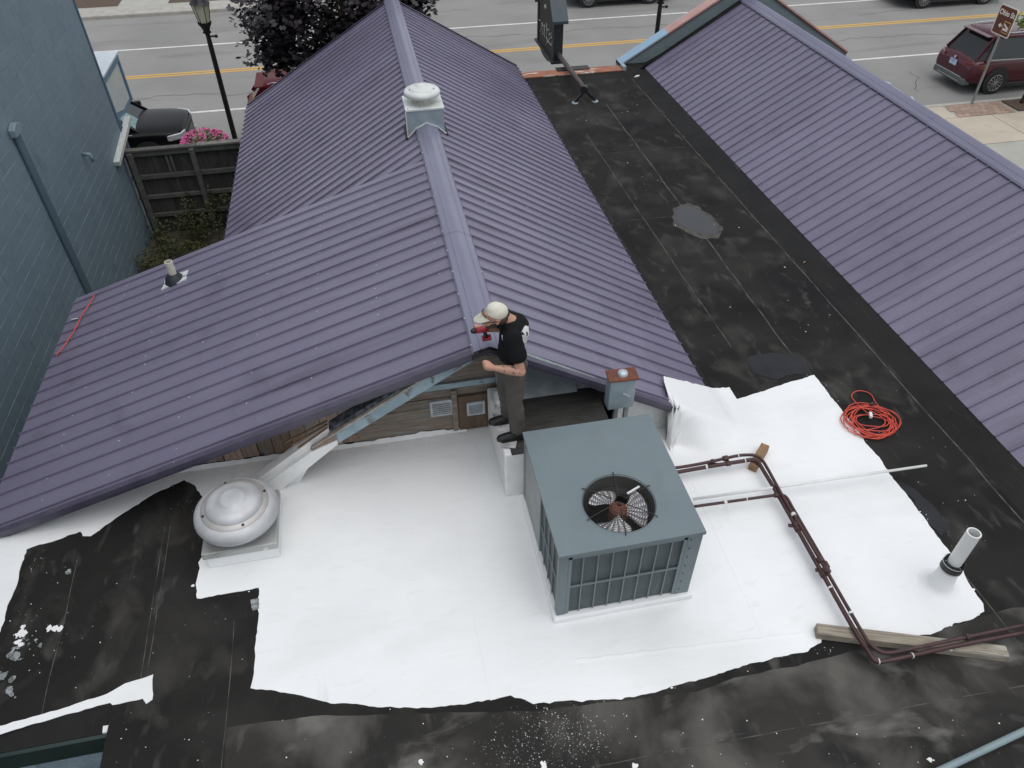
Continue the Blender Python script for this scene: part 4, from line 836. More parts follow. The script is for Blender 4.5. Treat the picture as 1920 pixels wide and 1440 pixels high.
puddle([(1685,905),(1715,918),(1760,960),(1778,990),(1765,1005),(1735,975)],'dark puddle along the straight edge of the white coating',6,m=m_damp)
# ================================================================ HANGING SIGN
sg=thing('hanging_sign','black gabled hanging sign with chalk lettering on a long steel arm','sign',(4.47,17.98,-.1))
X0=4.36; _k=X0/4.60; X1=X0+.22; Y0,Y1=18.12*_k,19.83*_k; Zb,Zs=CAMH+(-.30-CAMH)*_k,CAMH+(.58-CAMH)*_k; YM=(Y0+Y1)/2; ZA=Zs+1.1
MB().prism([(Y0,Zb),(Y0,Zs),(YM,ZA-.12),(Y1,Zs),(Y1,Zb)],'x',X0+.03,X1-.03).build('sign_board',m_sgnf,sg)
fr=MB(); fr.box(X0,X1,Y0-.02,Y0+.07,Zb,Zs); fr.build('frame_post',m_sgn,sg); MB().box(X0,X1,Y1-.07,Y1+.02,Zb,Zs).build('frame_post',m_sgn,sg)
MB().box(X0-.05,X1+.05,Y0-.07,Y1+.07,Zb-.06,Zb).build('bottom_rail',m_sgn,sg,bevel=.01)
MB().prism([(Y0+.08,Zb-.062),(Y1-.08,Zb-.062),(Y1-.5,Zb-.17),(YM+.1,Zb-.19),(Y0+.5,Zb-.17)],'x',X0,X1).build('bottom_bracket',m_sgn,sg)
for s in (0,1):
    ya,yb=(Y0-.10,YM) if s==0 else (Y1+.10,YM); mb=MB(); mb.prism([(ya,Zs-.03),(yb,ZA),(yb,ZA+.06),(ya,Zs+.03)],'x',X0-.05,X1+.09); mb.build('roof_board',m_sgnr,sg)
def sp(x,y): return atx(990+x/11.08,y/11.08,X0+.028)
stk=[[(222,380),(238,410),(262,435)],[(292,470),(300,500),(286,565),(270,650),(262,660)],[(300,500),(322,545),(312,630),(300,700),(318,720),(342,640),(350,545),(338,520)],[(355,525),(352,640),(350,780)],[(385,480),(394,560),(400,650),(386,760),(412,862),(442,885),(490,950),(500,870)],[(412,610),(428,618),(438,632)],[(436,700),(462,690),(455,730),(440,715)],[(496,680),(476,720),(492,790),(448,800),(430,850)],[(400,870),(385,920)]]
for s_ in stk: MB().tube([Vector((X0+.026,sp(*q).y,sp(*q).z)) for q in s_],.011,5).build('lettering',m_chalk,sg)
q=sp(370,135); MB().prism([(q.y-.05,q.z-.03),(q.y+.07,q.z+.0),(q.y+.02,q.z+.04),(q.y-.04,q.z+.03)],'x',X0-.0,X0+.04).build('sign_lamp',m_fleck,sg)
J=aty(1096,167,14.72); S=aty(1047,102,Y0-.02)
arm=MB().tube([J,S],.055,14); arm.build('arm',mat('rusting_arm',(.05,.045,.046),(.085,.065,.06),scale=7,rough=.6,layers=[((.13,.075,.06),4,.55,.75,(1,.5,1))]),sg,smooth=True)
MB().tube([J+Vector((-.03,-.05,0)),J+Vector((.03,.06,-.01))],.075,14).build('pivot',m_iron,sg)
for xx in (4.23,4.66): MB().obox(J+Vector((0,-.01,-.02)),(xx,14.70,.02),.05,.05).build('brace',m_iron,sg); MB().lathe([(.07,.004),(.06,.02),(0,.024)],(xx,14.70,0),14).build('foot_plate',m_galv,sg)
# ================================================================ OHIO ST SIGN
os_=thing('street_sign','brown street sign with white lettering on a galvanised post','sign',(18.27,19.6,GZ))
MB().box(18.275,18.325,19.555,19.605,GZ-.02,-.25).build('post',m_post,os_)
def rrect(y0,y1,z0,z1,r,n=5):
    out=[]
    for (cy,cz,a) in ((y1-r,z1-r,0),(y0+r,z1-r,90),(y0+r,z0+r,180),(y1-r,z0+r,270)):
        out+=arc((cy,cz),r,R(a),R(a+90),n)
    return out
PY0,PY1,PZ0,PZ1=19.22,19.93,-1.02,-.25
MB().prism(rrect(PY0,PY1,PZ0,PZ1,.06),'x',18.262,18.274).build('sign_border',m_signw,os_)
MB().prism(rrect(PY0+.03,PY1-.03,PZ0+.03,PZ1-.03,.045),'x',18.257,18.2615).build('sign_face',m_signb,os_)
def text(body,size,loc,parent,m,name='lettering'):
    cu=bpy.data.curves.new(name,'FONT'); cu.body=body; cu.size=size; cu.align_x='CENTER'; cu.extrude=.0015; cu.offset=.006
    t=bpy.data.objects.new(name,cu); C.objects.link(t); bpy.context.view_layer.update()
    me=bpy.data.meshes.new_from_object(t.evaluated_get(bpy.context.evaluated_depsgraph_get())); bpy.data.objects.remove(t)
    me.materials.clear(); me.materials.append(m); o=bpy.data.objects.new(name,me); C.objects.link(o); o.parent=parent; o.location=Vector(loc)-parent.location; return o
t=text('Ohio St',.19,(18.2545,(PY0+PY1)/2,-.50),os_,m_signw); t.rotation_euler=(R(90),0,R(-90))
MB().prism(rrect(19.29,19.55,-.92,-.62,.02),'x',18.2535,18.2565).build('pictogram_frame',m_signy,os_); MB().prism(rrect(19.31,19.53,-.90,-.64,.015),'x',18.2515,18.2532).build('pictogram_field',m_signb,os_)
MB().prism([(19.33,-.76),(19.52,-.68),(19.52,-.72),(19.40,-.80),(19.52,-.80),(19.52,-.86),(19.33,-.86)],'x',18.249,18.2513).build('pictogram',m_signw,os_)
MB().prism([(19.74,-.77),(19.66,-.70),(19.66,-.745),(19.60,-.745),(19.60,-.795),(19.66,-.795),(19.66,-.84)],'x',18.2535,18.2565).build('arrow',m_signw,os_)
# ================================================================ LAMP POSTS
def lamp(x,y,label):
    l=thing('street_lamp',label,'street lamp',(x,y,GZ),group='black street lamps along the pavement')
    MB().lathe([(.16,0),(.16,.25),(.11,.32),(.09,.7),(.065,.8),(.058,3.2),(.05,3.45)],(x,y,GZ),16).build('post',m_iron,l,smooth=True)
    MB().lathe([(.05,3.44),(.10,3.47),(.075,3.52),(.11,3.60),(.15,3.66),(.16,3.70)],(x,y,GZ),16).build('lantern_base',m_iron,l,smooth=True)
    MB().lathe([(.125,3.70),(.20,4.1)],(x,y,GZ),6).build('lantern_glass',m_lamp,l)
    MB().lathe([(.23,4.10),(.20,4.14),(.10,4.3),(.03,4.36),(.03,4.42),(0,4.45)],(x,y,GZ),12).build('lantern_roof',m_iron,l)
    for k in range(6):
        a=k*math.pi/3; MB().tube([(x+.127*math.cos(a),y+.127*math.sin(a),GZ+3.7),(x+.204*math.cos(a),y+.204*math.sin(a),GZ+4.1)],.009,5).build('lantern_bar',m_iron,l)
    g=MB(); g.tube([(x,y,GZ+3.38),(x+.17,y,GZ+3.38)],.022,8); g.lathe([(0,-.03),(.035,-.03),(.035,.03),(0,.03)],(x+.18,y,GZ+3.38),8); g.build('bracket',m_iron,l)
lamp(-3.40,19.45,'black street lamp with cream lantern beside the pink flowers'); lamp(7.72,19.45,'black street lamp standing behind the far parapet corner')
# ================================================================ FLOWER TUB
ft=thing('flower_planter','tub of bright pink flowers behind the alley fence','flowers',(-4.08,19.15,GZ))
MB().lathe([(.30,.0),(.36,.70),(.38,.76),(.34,.76),(.32,.70),(0,.70)],(-4.08,19.15,GZ),24).build('tub',m_iron,ft)
rg=random.Random(6); gl=MB(); leaves(gl,(-4.08,19.15,-2.03),900,(.52,.45,.30),.075,rg); gl.build('foliage',mat('planter_leaf',(.09,.12,.03),(.14,.16,.05),scale=6,rough=.7),ft)
pk=MB()
for _ in range(420):
    a=rg.uniform(0,6.28); ph=math.acos(rg.uniform(-.35,1)); p=Vector((-4.08+.58*math.sin(ph)*math.cos(a),19.15+.48*math.sin(ph)*math.sin(a),-2.05+.36*math.cos(ph))); 
    if p.z>-1.83 and abs(p.x+4.08)<.22 and rg.random()<.6: continue
    leaves(pk,p,3,(.03,.03,.02),.07,rg)
pk.build('blossom',m_pink,ft)
# ================================================================ TREES
def tree(name,label,x,y,h0,top,R_,cz,n,size,ml,seed,clumps=60,group=None):
    rg=random.Random(seed); t=thing(name,label,'tree',(x,y,GZ))
    tk=MB(); tk.tube([(x,y,GZ),(x+.03,y,GZ+.6),(x-.02,y+.03,GZ+h0),(x+.03,y,cz+R_[2]*.4)],[top*1.5,top*1.1,top*.9,top*.35],10)
    cl=[]
    for i in range(clumps):
        a=rg.uniform(0,6.28); u=rg.uniform(-1,1); rr=rg.uniform(.45,.95); s=math.sqrt(1-u*u)
        p=Vector((x+R_[0]*rr*s*math.cos(a),y+R_[1]*rr*s*math.sin(a),cz+R_[2]*rr*u)); cl.append(p)
        if i%4==0: q=Vector((x,y,GZ+h0+rg.uniform(0,.6)*(cz-GZ-h0))); m_=q.lerp(p,.5)+Vector((0,0,.15)); tk.tube([q,m_,p],[top*.35,top*.2,top*.06],6)
    tk.build('trunk',m_bark,t,smooth=True); lv=MB()
    for p in cl: rr=rg.uniform(.16,.32)*R_[0]; leaves(lv,p,n//clumps,(rr,rr,rr*.75),size,rg,lobed=True)
    lv.build('crown',ml,t); return t
tree('maple_tree','dark purple leaved maple tree behind the purple roof ridge',-.25,19.3,1.9,.11,(2.35,1.9,1.9),1.02,12000,.15,m_leafd,5,90)
tree('young_tree','young green street tree standing in the mulch bed',19.75,19.25,1.3,.04,(1.15,.9,.85),-.55,1500,.13,m_leafg,9,26)
# ================================================================ CARS
def car(label,x,y,rz,paint,L=4.75,W=1.9,Hh=1.7,suv=True,plate=False,group=None,dark_trim=True,rails=True,reflection=False):
    c=thing('parked_car',label,'car',(x,y,SZ),rz,group); h=W/2; B=lambda mb,n,m,**k: mb.build(n,m,c,local=True,**k)
    zs=.98 if suv else .88; hood=1.02 if suv else .86
    # lower body: stations front(+x) to rear
    st=[(L/2,.60,.42,.66,.70),(L/2-.06,.82,.30,.76,.82),(L/2-.25,.94,.24,.86,.92),(L/2-.75,.985,.22,zs-.04,hood-.01),(L/2-1.25,1,.22,zs,hood+.05),(L/2-1.6,1,.22,zs+.01,zs+.06),(0,1,.22,zs+.02,zs+.06),(-L/2+1.1,1,.22,zs+.04,zs+.08),(-L/2+.45,.985,.24,zs+.04,zs+.08),(-L/2+.12,.93,.30,zs,zs+.04),(-L/2+.02,.86,.40,zs-.18,zs-.12),(-L/2,.80,.46,.72,.76)]
    if suv: st[:4]=[(L/2,.66,.44,.80,.84),(L/2-.06,.85,.32,.92,.96),(L/2-.25,.95,.24,.97,1.02),(L/2-.75,.985,.22,1.0,1.06)]; st[4]=(L/2-1.25,1,.22,1.0,1.08)
    hz=.10 if suv else 0
    mb=MB(); rows=[]
    for (xx,w_,zb,zsh,zt) in st:
        hw=h*w_; half=[(hw*.90,zb),(hw*.985,zb+.14),(hw,zb+(zsh-zb)*.55),(hw*.985,zsh-.06),(hw*.93,zsh),(hw*.70,zt),(hw*.30,zt+.025)]
        row=[(xx,yy,zz) for yy,zz in half]+[(xx,-yy,zz) for yy,zz in reversed(half)]; k=len(mb.v); mb.v+=row; rows.append((k,len(row)))
    for i in range(len(rows)-1):
        a,n=rows[i]; b,_=rows[i+1]
        for j in range(n): j2=(j+1)%n; mb.f.append((a+j,a+j2,b+j2,b+j))
    mb.f.append(tuple(range(rows[0][0],rows[0][0]+rows[0][1]))); mb.f.append(tuple(range(rows[-1][0],rows[-1][0]+rows[-1][1])))
    o=B(mb,'body',paint,smooth=True); md=o.modifiers.new('sub','SUBSURF'); md.levels=1; md.render_levels=2
    # greenhouse
    xf,xr=L/2-1.15,-L/2+(.18 if suv else .75); rt=Hh; tf,tr_=L/2-1.95,-L/2+(.62 if suv else 1.35); z0=zs+.03
    def gh(inset,zt,zb):
        m_=MB(); hb=h*.93-inset; ht=h*.70-inset; ff=xf-inset; rr=xr+inset; a=tf-inset; b=tr_+inset; mid=(a+b)/2
        lowr=[(ff,hb*.86),(mid+.2,hb),(rr+.25,hb*.97),(rr,hb*.80)]; upr=[(a,ht*.92),(mid+.2,ht),(b+.15,ht*.98),(b,ht*.90)]
        lo=lowr+[(x_,-y_) for x_,y_ in reversed(lowr)]; up_=upr+[(x_,-y_) for x_,y_ in reversed(upr)]
        n=len(lo); m_.v+=[(x_,y_,zb) for x_,y_ in lo]+[(x_,y_,zt) for x_,y_ in up_]
        for j in range(n): j2=(j+1)%n; m_.f.append((j,j2,n+j2,n+j))
        m_.f.append(tuple(range(n,2*n))); return m_,lo,up_
    g_,lo,up_=gh(0,rt-.07,z0); B(g_,'window_glass',m_glass)
    rf=MB(); ex=.035; n=len(up_); 
    rf.v+=[(x_*1.01,y_*1.04,rt-.085) for x_,y_ in up_]+[(x_*.97,y_*.93,rt-.01) for x_,y_ in up_]+[(x_*.7,y_*.55,rt+.012) for x_,y_ in up_]
    for r_ in (0,1):
        for j in range(n): j2=(j+1)%n; rf.f.append((r_*n+j,r_*n+j2,(r_+1)*n+j2,(r_+1)*n+j))
    rf.f.append(tuple(range(2*n,3*n))); rf.f.append(tuple(range(n))[::-1]); B(rf,'roof',paint,smooth=True)
    for j in (0,2,3,4,5,7):
        a=Vector((*lo[j],z0)); b=Vector((*up_[j],rt-.07)); out=Vector((0,.012 if a.y>0 else -.012,0)); mm=MB(); mm.obox(a+out,b+out,.085 if j in (0,7) else .11,.03,up=(0,1,0)); B(mm,'pillar',paint)
    for s in (1,-1):
        a=Vector((.15,s*h*.925,z0)); b=Vector((.12,s*h*.69,rt-.07)); mm=MB(); mm.obox(a,b,.07,.025,up=(0,1,0)); B(mm,'pillar',m_black)
        if rails: mm=MB(); mm.tube([(tf-.2,s*h*.62,rt-.0),(tf-.35,s*h*.62,rt+.035),(tr_+.3,s*h*.62,rt+.035),(tr_+.15,s*h*.62,rt)],.016,6); B(mm,'roof_rail',m_chrome)
        mm=MB(); mm.tube([(xf-.1,s*h*.965,z0+.015),(0,s*h*.99,z0+.02),(xr+.3,s*h*.95,z0+.05)],.010,5); B(mm,'window_trim',m_chrome)
        mm=MB(); mm.box(xf-.38,xf-.18,min(s*h*1.0,s*h*1.17),max(s*h*1.0,s*h*1.17),z0+.02,z0+.17); B(mm,'mirror',paint,bevel=.03)
        for xx in (.55,-.45): mm=MB(); mm.obox((xx+.09,s*(h+.008),zs-.12),(xx-.09,s*(h+.008),zs-.12),.02,.03); B(mm,'door_handle',m_chrome)
        mm=MB(); mm.box(-L/2+1.15,L/2-1.2,min(s*h*.93,s*h*1.005),max(s*h*.93,s*h*1.005),.20,.34); B(mm,'sill',m_black,bevel=.02)
        # lights
        mm=MB(); mm.prism([(-L/2+.08,s*h*.80),(-L/2-.005,s*h*.55),(-L/2+.02,s*h*.50),(-L/2+.18,s*h*.86),(-L/2+.42,s*h*.99),(-L/2+.36,s*h*1.0)],'z',zs-.20,zs-.04); B(mm,'tail_light',m_tail,bevel=.015)
        mm=MB(); mm.prism([(L/2-.03,s*h*.56),(L/2-.10,s*h*.80),(L/2-.42,s*h*.985),(L/2-.36,s*h*1.005),(L/2-.06,s*h*.86),(L/2+.01,s*h*.60)],'z',.70+hz,.84+hz); B(mm,'head_light',m_head,bevel=.015)
        mm=MB(); mm.box(L/2-.10,L/2-.0,min(s*h*.62,s*h*.84),max(s*h*.62,s*h*.84),.40,.50); B(mm,'fog_light',m_chrome,bevel=.02)
    mm=MB(); mm.box(L/2-.08,L/2+.012,-h*.52,h*.52,.50,.80+hz); B(mm,'grille',m_black,bevel=.02)
    for i in range(3): mm=MB(); mm.box(L/2-.04,L/2+.024,-h*.50,h*.50,.55+i*.09,.575+i*.09); B(mm,'grille_bar',m_chrome if not dark_trim else m_rim)
    for i in range(8): mm=MB(); xx=-h*.46+i*h*.92/7; mm.box(L/2+.013,L/2+.028,xx-.012,xx+.012,.52,.79); B(mm,'grille_stud',m_rim)
    mm=MB(); mm.box(-L/2-.03,-L/2+.25,-h*.80,h*.80,.27,.47); B(mm,'rear_bumper',mat('grey_bumper',(.10,.11,.11),rough=.5),bevel=.04)
    mm=MB(); mm.box(-L/2-.035,-L/2-.01,-h*.62,h*.62,.475,.50); B(mm,'chrome_strip',m_chrome)
    mm=MB(); mm.box(-L/2-.04,-L/2-.02,-h*.55,h*.55,.33,.36); B(mm,'chrome_strip',m_rim)
    if suv: mm=MB(); mm.box(tr_-.22,tr_+.1,-h*.62,h*.62,rt-.075,rt-.045); B(mm,'spoiler',paint,bevel=.012)
    if plate: 
        mm=MB(); mm.box(-L/2-.022,-L/2-.002,-.155,.155,.70,.86); B(mm,'licence_plate',mat('plate_blue_white',(.55,.62,.72),(.15,.28,.55),scale=14,rough=.5,lo=.45,hi=.6))
        mm=MB(); mm.lathe([(.05,0),(.05,.012),(0,.012)],(0,0,0),16); q=B(mm,'badge',m_chrome); q.location=(-L/2+.01,0,.93); q.rotation_euler=(0,R(-80),0)
    if reflection:
        mm=MB(); a=[(tf+.40,0,rt-.42),(xf-.06,0,z0+.03),(xf-.06,-h*.72,z0+.03),(tf+.40,-h*.62,rt-.42)]; mm.poly([(x_+.03,y_*.9,z_+.012) for x_,y_,z_ in a]); B(mm,'glass_reflection',mat('teal_reflection',(.20,.33,.34),(.10,.2,.2),scale=14,rough=.3))  # teal panel paints a partial reflection onto the windscreen
    mm=MB(); mm.tube([(xf+.02,-h*.5,z0+.035),(xf-.08,0,z0+.06)],.01,5); mm.tube([(xf+.02,0,z0+.035),(xf-.08,h*.5,z0+.06)],.01,5); B(mm,'wiper',m_black)
    for sx in (L/2-.95,-L/2+.98):
        for s in (1,-1):
            ar=MB(); ar.lathe([(0,0),(.42,0),(.42,.02),(0,.02)],(0,0,0),28); q=B(ar,'wheel_arch',m_black); q.location=(sx,s*(h-.012)-(.02 if s<0 else 0)*0,.42); q.rotation_euler=(R(-90)*s,0,0)
            wh=bpy.data.objects.new('wheel',None); C.objects.link(wh); wh.parent=c; wh.location=(sx,s*(h-.11),.36); wh.rotation_euler=(R(-90)*s,0,0)
            MB().lathe([(.24,-.1),(.33,-.1),(.36,-.07),(.362,.07),(.335,.125),(.25,.13),(.245,.10)],(0,0,0),28).build('tyre',m_tyre,wh,local=True,smooth=True)
            rm=MB(); rm.lathe([(.255,.125),(.24,.135),(.225,.10)],(0,0,0),28); rm.lathe([(0,.135),(.045,.135),(.05,.11)],(0,0,0),12)
            for k in range(12):
                a=k*math.pi/6; d=.03; rm.obox((.03*math.cos(a),.03*math.sin(a),.115),(.235*math.cos(a+d),.235*math.sin(a+d),.12),.022,.02)
            rm.build('rim',m_rim,wh,local=True); MB().lathe([(0,.06),(.24,.06)],(0,0,0),20).build('brake_back',m_black,wh,local=True)
    return c
p_mar=mat('maroon_car_paint',(.060,.006,.014),(.068,.007,.016),scale=2,rough=.3,coat=.35,spec=.35)
p_blk=mat('black_car_paint',(.0035,.0035,.004),rough=.3,coat=.0,spec=.16)
p_red=mat('dark_red_car_paint',(.10,.006,.010),rough=.35,coat=0,spec=.1)
p_pal=mat('pale_blue_car_paint',(.42,.52,.56),rough=.3,coat=.6)
p_grn=mat('dark_green_car_paint',(.006,.010,.010),rough=.25,coat=1)
car('maroon sport utility car parked beside the brown street sign',21.0,21.35,0,p_mar,L=4.75,plate=True)
car('black sport utility car parked beyond the alley fence',-7.24,21.15,0,p_blk,L=4.9,W=1.95,Hh=1.72,reflection=True)
car('dark red car with white roof rail half hidden behind the purple roof',-.98,22.1,0,p_red,L=4.7,Hh=1.6)
car('pale blue small car mostly hidden behind the purple ridge',13.55,19.35,0,p_pal,L=3.9,W=1.75,Hh=1.62,suv=False,rails=False)
car('dark car parked by the far kerb opposite the hanging sign',11.0,33.2,math.pi,p_grn,L=4.6)
car('black car on the far side of the yellow lines',24.45,30.15,math.pi,p_blk,L=4.75)
# ================================================================ PERSON
def blob(parts,voxel,smooth=4,fac=.5):
    """union of ellipsoid chains into one continuous surface. parts: list of chains; chain = list of (point, (rx,ry,rz)) in world axes"""
    mb=MB()
    def ell(c,r,seg=14,ring=9):
        n=len(mb.v); c=Vector(c)
        mb.v.append((c.x,c.y,c.z-r[2]))
        for i in range(1,ring):
            ph=-math.pi/2+math.pi*i/ring
            for k in range(seg): a=2*math.pi*k/seg; mb.v.append((c.x+r[0]*math.cos(ph)*math.cos(a),c.y+r[1]*math.cos(ph)*math.sin(a),c.z+r[2]*math.sin(ph)))
        mb.v.append((c.x,c.y,c.z+r[2])); top=len(mb.v)-1
        for k in range(seg): mb.f.append((n,n+1+(k+1)%seg,n+1+k)); mb.f.append((top,top-seg+k,top-seg+(k+1)%seg))
        for i in range(ring-2):
            for k in range(seg): a=n+1+i*seg; mb.f.append((a+k,a+(k+1)%seg,a+seg+(k+1)%seg,a+seg+k))
    for ch in parts:
        for i,(p,r) in enumerate(ch):
            r=(r,r,r) if not isinstance(r,tuple) else r; ell(p,r)
            if i+1<len(ch):
                q,r2=ch[i+1]; r2=(r2,r2,r2) if not isinstance(r2,tuple) else r2; d=(Vector(q)-Vector(p)).length; n=max(1,int(d/(min(min(r),min(r2))*.35)))
                for k in range(1,n): t=k/n; ell(Vector(p).lerp(Vector(q),t),tuple(a+(b-a)*t for a,b in zip(r,r2)))
    me=bpy.data.meshes.new('tmp'); me.from_pydata(mb.v,[],mb.f); o=bpy.data.objects.new('tmp',me); C.objects.link(o)
    bm=bmesh.new(); bm.from_mesh(me); bmesh.ops.recalc_face_normals(bm,faces=bm.faces); bm.to_mesh(me); bm.free()
    md=o.modifiers.new('r','REMESH'); md.mode='VOXEL'; md.voxel_size=voxel; md.use_smooth_shade=True
    ms=o.modifiers.new('s','SMOOTH'); ms.iterations=smooth; ms.factor=fac
    bpy.context.view_layer.update(); out=bpy.data.meshes.new_from_object(o.evaluated_get(bpy.context.evaluated_depsgraph_get())); bpy.data.objects.remove(o)
    for p in out.polygons: p.use_smooth=True
    return out
def bmesh_obj(name,me,m,parent):
    off=parent.location if parent.parent is None else parent.location+parent.parent.location
    me.transform(Matrix.Translation(-off)); me.materials.clear(); me.materials.append(m); o=bpy.data.objects.new(name,me); C.objects.link(o); o.parent=parent; return o
V=Vector
man=thing('person','man in cream cap, black shirt and grey trousers working at the gable peak','person',(1.0,5.1,PZ+.03))
FZ=PZ+.028
aL=V((1.025,4.99,FZ+.085)); aR=V((.985,5.235,FZ+.085))
kL=V((.985,4.995,FZ+.49)); kR=V((.945,5.195,FZ+.49))
hL=V((.995,5.01,FZ+.87)); hR=V((.985,5.17,FZ+.87)); pel=V((1.0,5.09,FZ+.93))
wai=V((.99,5.085,FZ+1.07)); ch=V((1.01,5.075,FZ+1.235)); shc=V((.985,5.065,FZ+1.365)); nk=V((.925,5.055,FZ+1.43)); hd=V((.835,5.04,FZ+1.478))
sL=V((.965,4.885,FZ+1.325)); sR=V((.94,5.245,FZ+1.325))
eL=V((1.02,4.80,FZ+1.02)); wL=V((.79,4.80,FZ+1.10)); eR=V((.96,5.33,FZ+1.12)); wR=V((.79,5.255,FZ+1.18))
def hand(w,dirv,side,curl,up=V((0,0,1)),s=1.0):
    """palm + four fingers + thumb; dirv = forearm direction, side = thumb side"""
    d=dirv.normalized(); t=side.normalized(); n=d.cross(t).normalized(); parts=[]; pc_=w+d*.045
    parts.append([(w,.026),(w+d*.03,(.03,.03,.03)),(pc_+d*.03,.031)])
    for i,(o,ln) in enumerate(((.030,.062),(.010,.072),(-.010,.067),(-.029,.052))):
        b=w+d*.078+t*o; p1=b+d*ln*.45*math.cos(curl*.5)+n*ln*.45*math.sin(curl*.5); p2=p1+d*ln*.4*math.cos(curl*1.5)+n*ln*.4*math.sin(curl*1.5); p3=p2+d*ln*.3*math.cos(curl*2.3)+n*ln*.3*math.sin(curl*2.3)
        parts.append([(w+d*.05+t*o*.8,.0115),(b,.0105),(p1,.0095),(p2,.0088),(p3,.008)])
    tb=w+d*.03+t*.026; parts.append([(tb,.014),(tb+d*.025+t*.018+n*.008,.012),(tb+d*.05+t*.016+n*.026,.010),(tb+d*.064+t*.006+n*.036,.009)])
    return parts
dLh=(wL-eL); dRh=(wR-eR)
body=[[(pel,(.09,.12,.08)),(wai,(.075,.105,.08)),(ch,(.085,.12,.09)),(shc+V((0,0,-.03)),(.06,.12,.04))],[(shc,.07),(nk,.058),(V((.885,5.05,FZ+1.455)),.058)],
 [(sL,.043),(eL,.042)],[(eL,.043),(eL.lerp(wL,.35),.043),(wL,.027)],[(sR,.043),(eR,.042)],[(eR,.043),(eR.lerp(wR,.35),.043),(wR,.027)],
 [(hL,.085),(kL,.06),(aL,.04)],[(hR,.085),(kR,.06),(aR,.04)]]
# head: cranium, jaw, nose, ears, looking down to the left
body+=[[(hd+V((.02,0,.02)),(.092,.076,.098))],[(hd+V((-.02,0,-.055)),(.062,.058,.06)),(hd+V((-.062,0,-.088)),(.03,.036,.03))],[(hd+V((-.07,0,.0)),(.03,.05,.05))],[(hd+V((-.100,0,-.005)),.011),(hd+V((-.118,0,-.036)),.014)],
 [(hd+V((.012,-.078,-.015)),(.018,.010,.03))],[(hd+V((.012,.078,-.015)),(.018,.010,.03))],[(hd+V((-.098,0,-.068)),(.012,.024,.007))]]
body+=hand(wL,dLh+V((0,0,.02)),V((0,.25,1)),1.15)+hand(wR,dRh+V((0,0,.0)),V((0,-.3,1)),1.0)
bo=bmesh_obj('body',blob(body,.0075,3),m_skin,man)
# trousers
tr=[[(pel+V((0,0,.06)),(.118,.155,.05)),(pel,(.125,.165,.09)),(pel+V((0,0,-.06)),(.12,.16,.08))],
 [(hL,(.108,.095,.10)),(hL.lerp(kL,.5)+V((.012,0,0)),(.100,.088,.09)),(kL+V((.008,0,0)),(.086,.076,.08)),(kL.lerp(aL,.5)+V((.012,0,0)),(.082,.070,.07)),(aL+V((.0,0,.03)),(.078,.066,.04))],
 [(hR,(.108,.095,.10)),(hR.lerp(kR,.5)+V((.012,0,0)),(.100,.088,.09)),(kR+V((.008,0,0)),(.086,.076,.08)),(kR.lerp(aR,.5)+V((.012,0,0)),(.082,.070,.07)),(aR+V((.0,0,.03)),(.078,.066,.04))],
 [(pel+V((.09,-.02,-.05)),(.05,.07,.06))]]
trm=blob(tr,.010,4)
for v in trm.vertices:
    p=v.co; k=.006*noise.noise(V((p.x*9,p.y*9,p.z*16)))+.005*noise.noise(V((p.x*20,p.y*20,p.z*34))); v.co+=V((v.normal.x,v.normal.y,0))*k
tro=bmesh_obj('trousers',trm,m_pants,man)
# shirt with short sleeves
shp=[[(pel+V((-.005,0,.055)),(.132,.172,.035)),(wai,(.122,.158,.09)),(ch,(.128,.172,.11)),(shc,(.10,.165,.055))],[(shc+V((0,0,.0)),(.09,.10,.06)),(nk+V((.02,0,-.035)),(.072,.075,.03))],[(ch+V((.055,0,.06)),(.085,.15,.11)),(shc+V((.04,0,-.01)),(.08,.14,.05))],
 [(sL+V((0,.02,0)),(.088,.082,.078)),(sL.lerp(eL,.5),(.086,.08,.07))],[(sR+V((0,-.02,0)),(.088,.082,.078)),(sR.lerp(eR,.5),(.086,.08,.07))]]
shm=blob(shp,.010,4)
for v in shm.vertices:
    p=v.co; k=.006*noise.noise(V((p.x*8,p.y*8,p.z*14)))+.004*noise.noise(V((p.x*19,p.y*19,p.z*26))); v.co+=v.normal*k
# shirt material: black cloth with the white print on the back and a small mark on the chest
ms=bpy.data.materials.new('black_shirt'); ms.use_nodes=True; n=ms.node_tree.nodes; L=ms.node_tree.links; b=n['Principled BSDF']; b.inputs['Roughness'].default_value=.9; b.inputs['Specular IOR Level'].default_value=.2
tc=n.new('ShaderNodeTexCoord'); sx=n.new('ShaderNodeSeparateXYZ'); L.new(tc.outputs['Object'],sx.inputs[0])
def mth(op,a,b_=None):
    m_=n.new('ShaderNodeMath'); m_.operation=op
    for i,s in enumerate((a,b_)):
        if s is None: continue
        if isinstance(s,(int,float)): m_.inputs[i].default_value=s
        else: L.new(s,m_.inputs[i])
    return m_.outputs[0]
zb=FZ+1.24-(PZ+.03)
def ellm(cy,cz,ry,rz):
    a=mth('DIVIDE',mth('SUBTRACT',sx.outputs['Y'],cy),ry); c_=mth('DIVIDE',mth('SUBTRACT',sx.outputs['Z'],cz),rz); return mth('LESS_THAN',mth('ADD',mth('MULTIPLY',a,a),mth('MULTIPLY',c_,c_)),1.0)
nzs=n.new('ShaderNodeTexNoise'); nzs.inputs['Scale'].default_value=21; L.new(tc.outputs['Object'],nzs.inputs[0])
back=mth('GREATER_THAN',sx.outputs['X'],.045)
pr=mth('MULTIPLY',mth('MAXIMUM',ellm(-.12,zb+.03,.075,.10),ellm(-.12,zb-.10,.04,.03)),mth('GREATER_THAN',nzs.outputs[0],.43)); pr=mth('MULTIPLY',pr,back)
fr2=mth('MULTIPLY',ellm(-.10,zb+.02,.022,.03),mth('LESS_THAN',sx.outputs['X'],-.04))
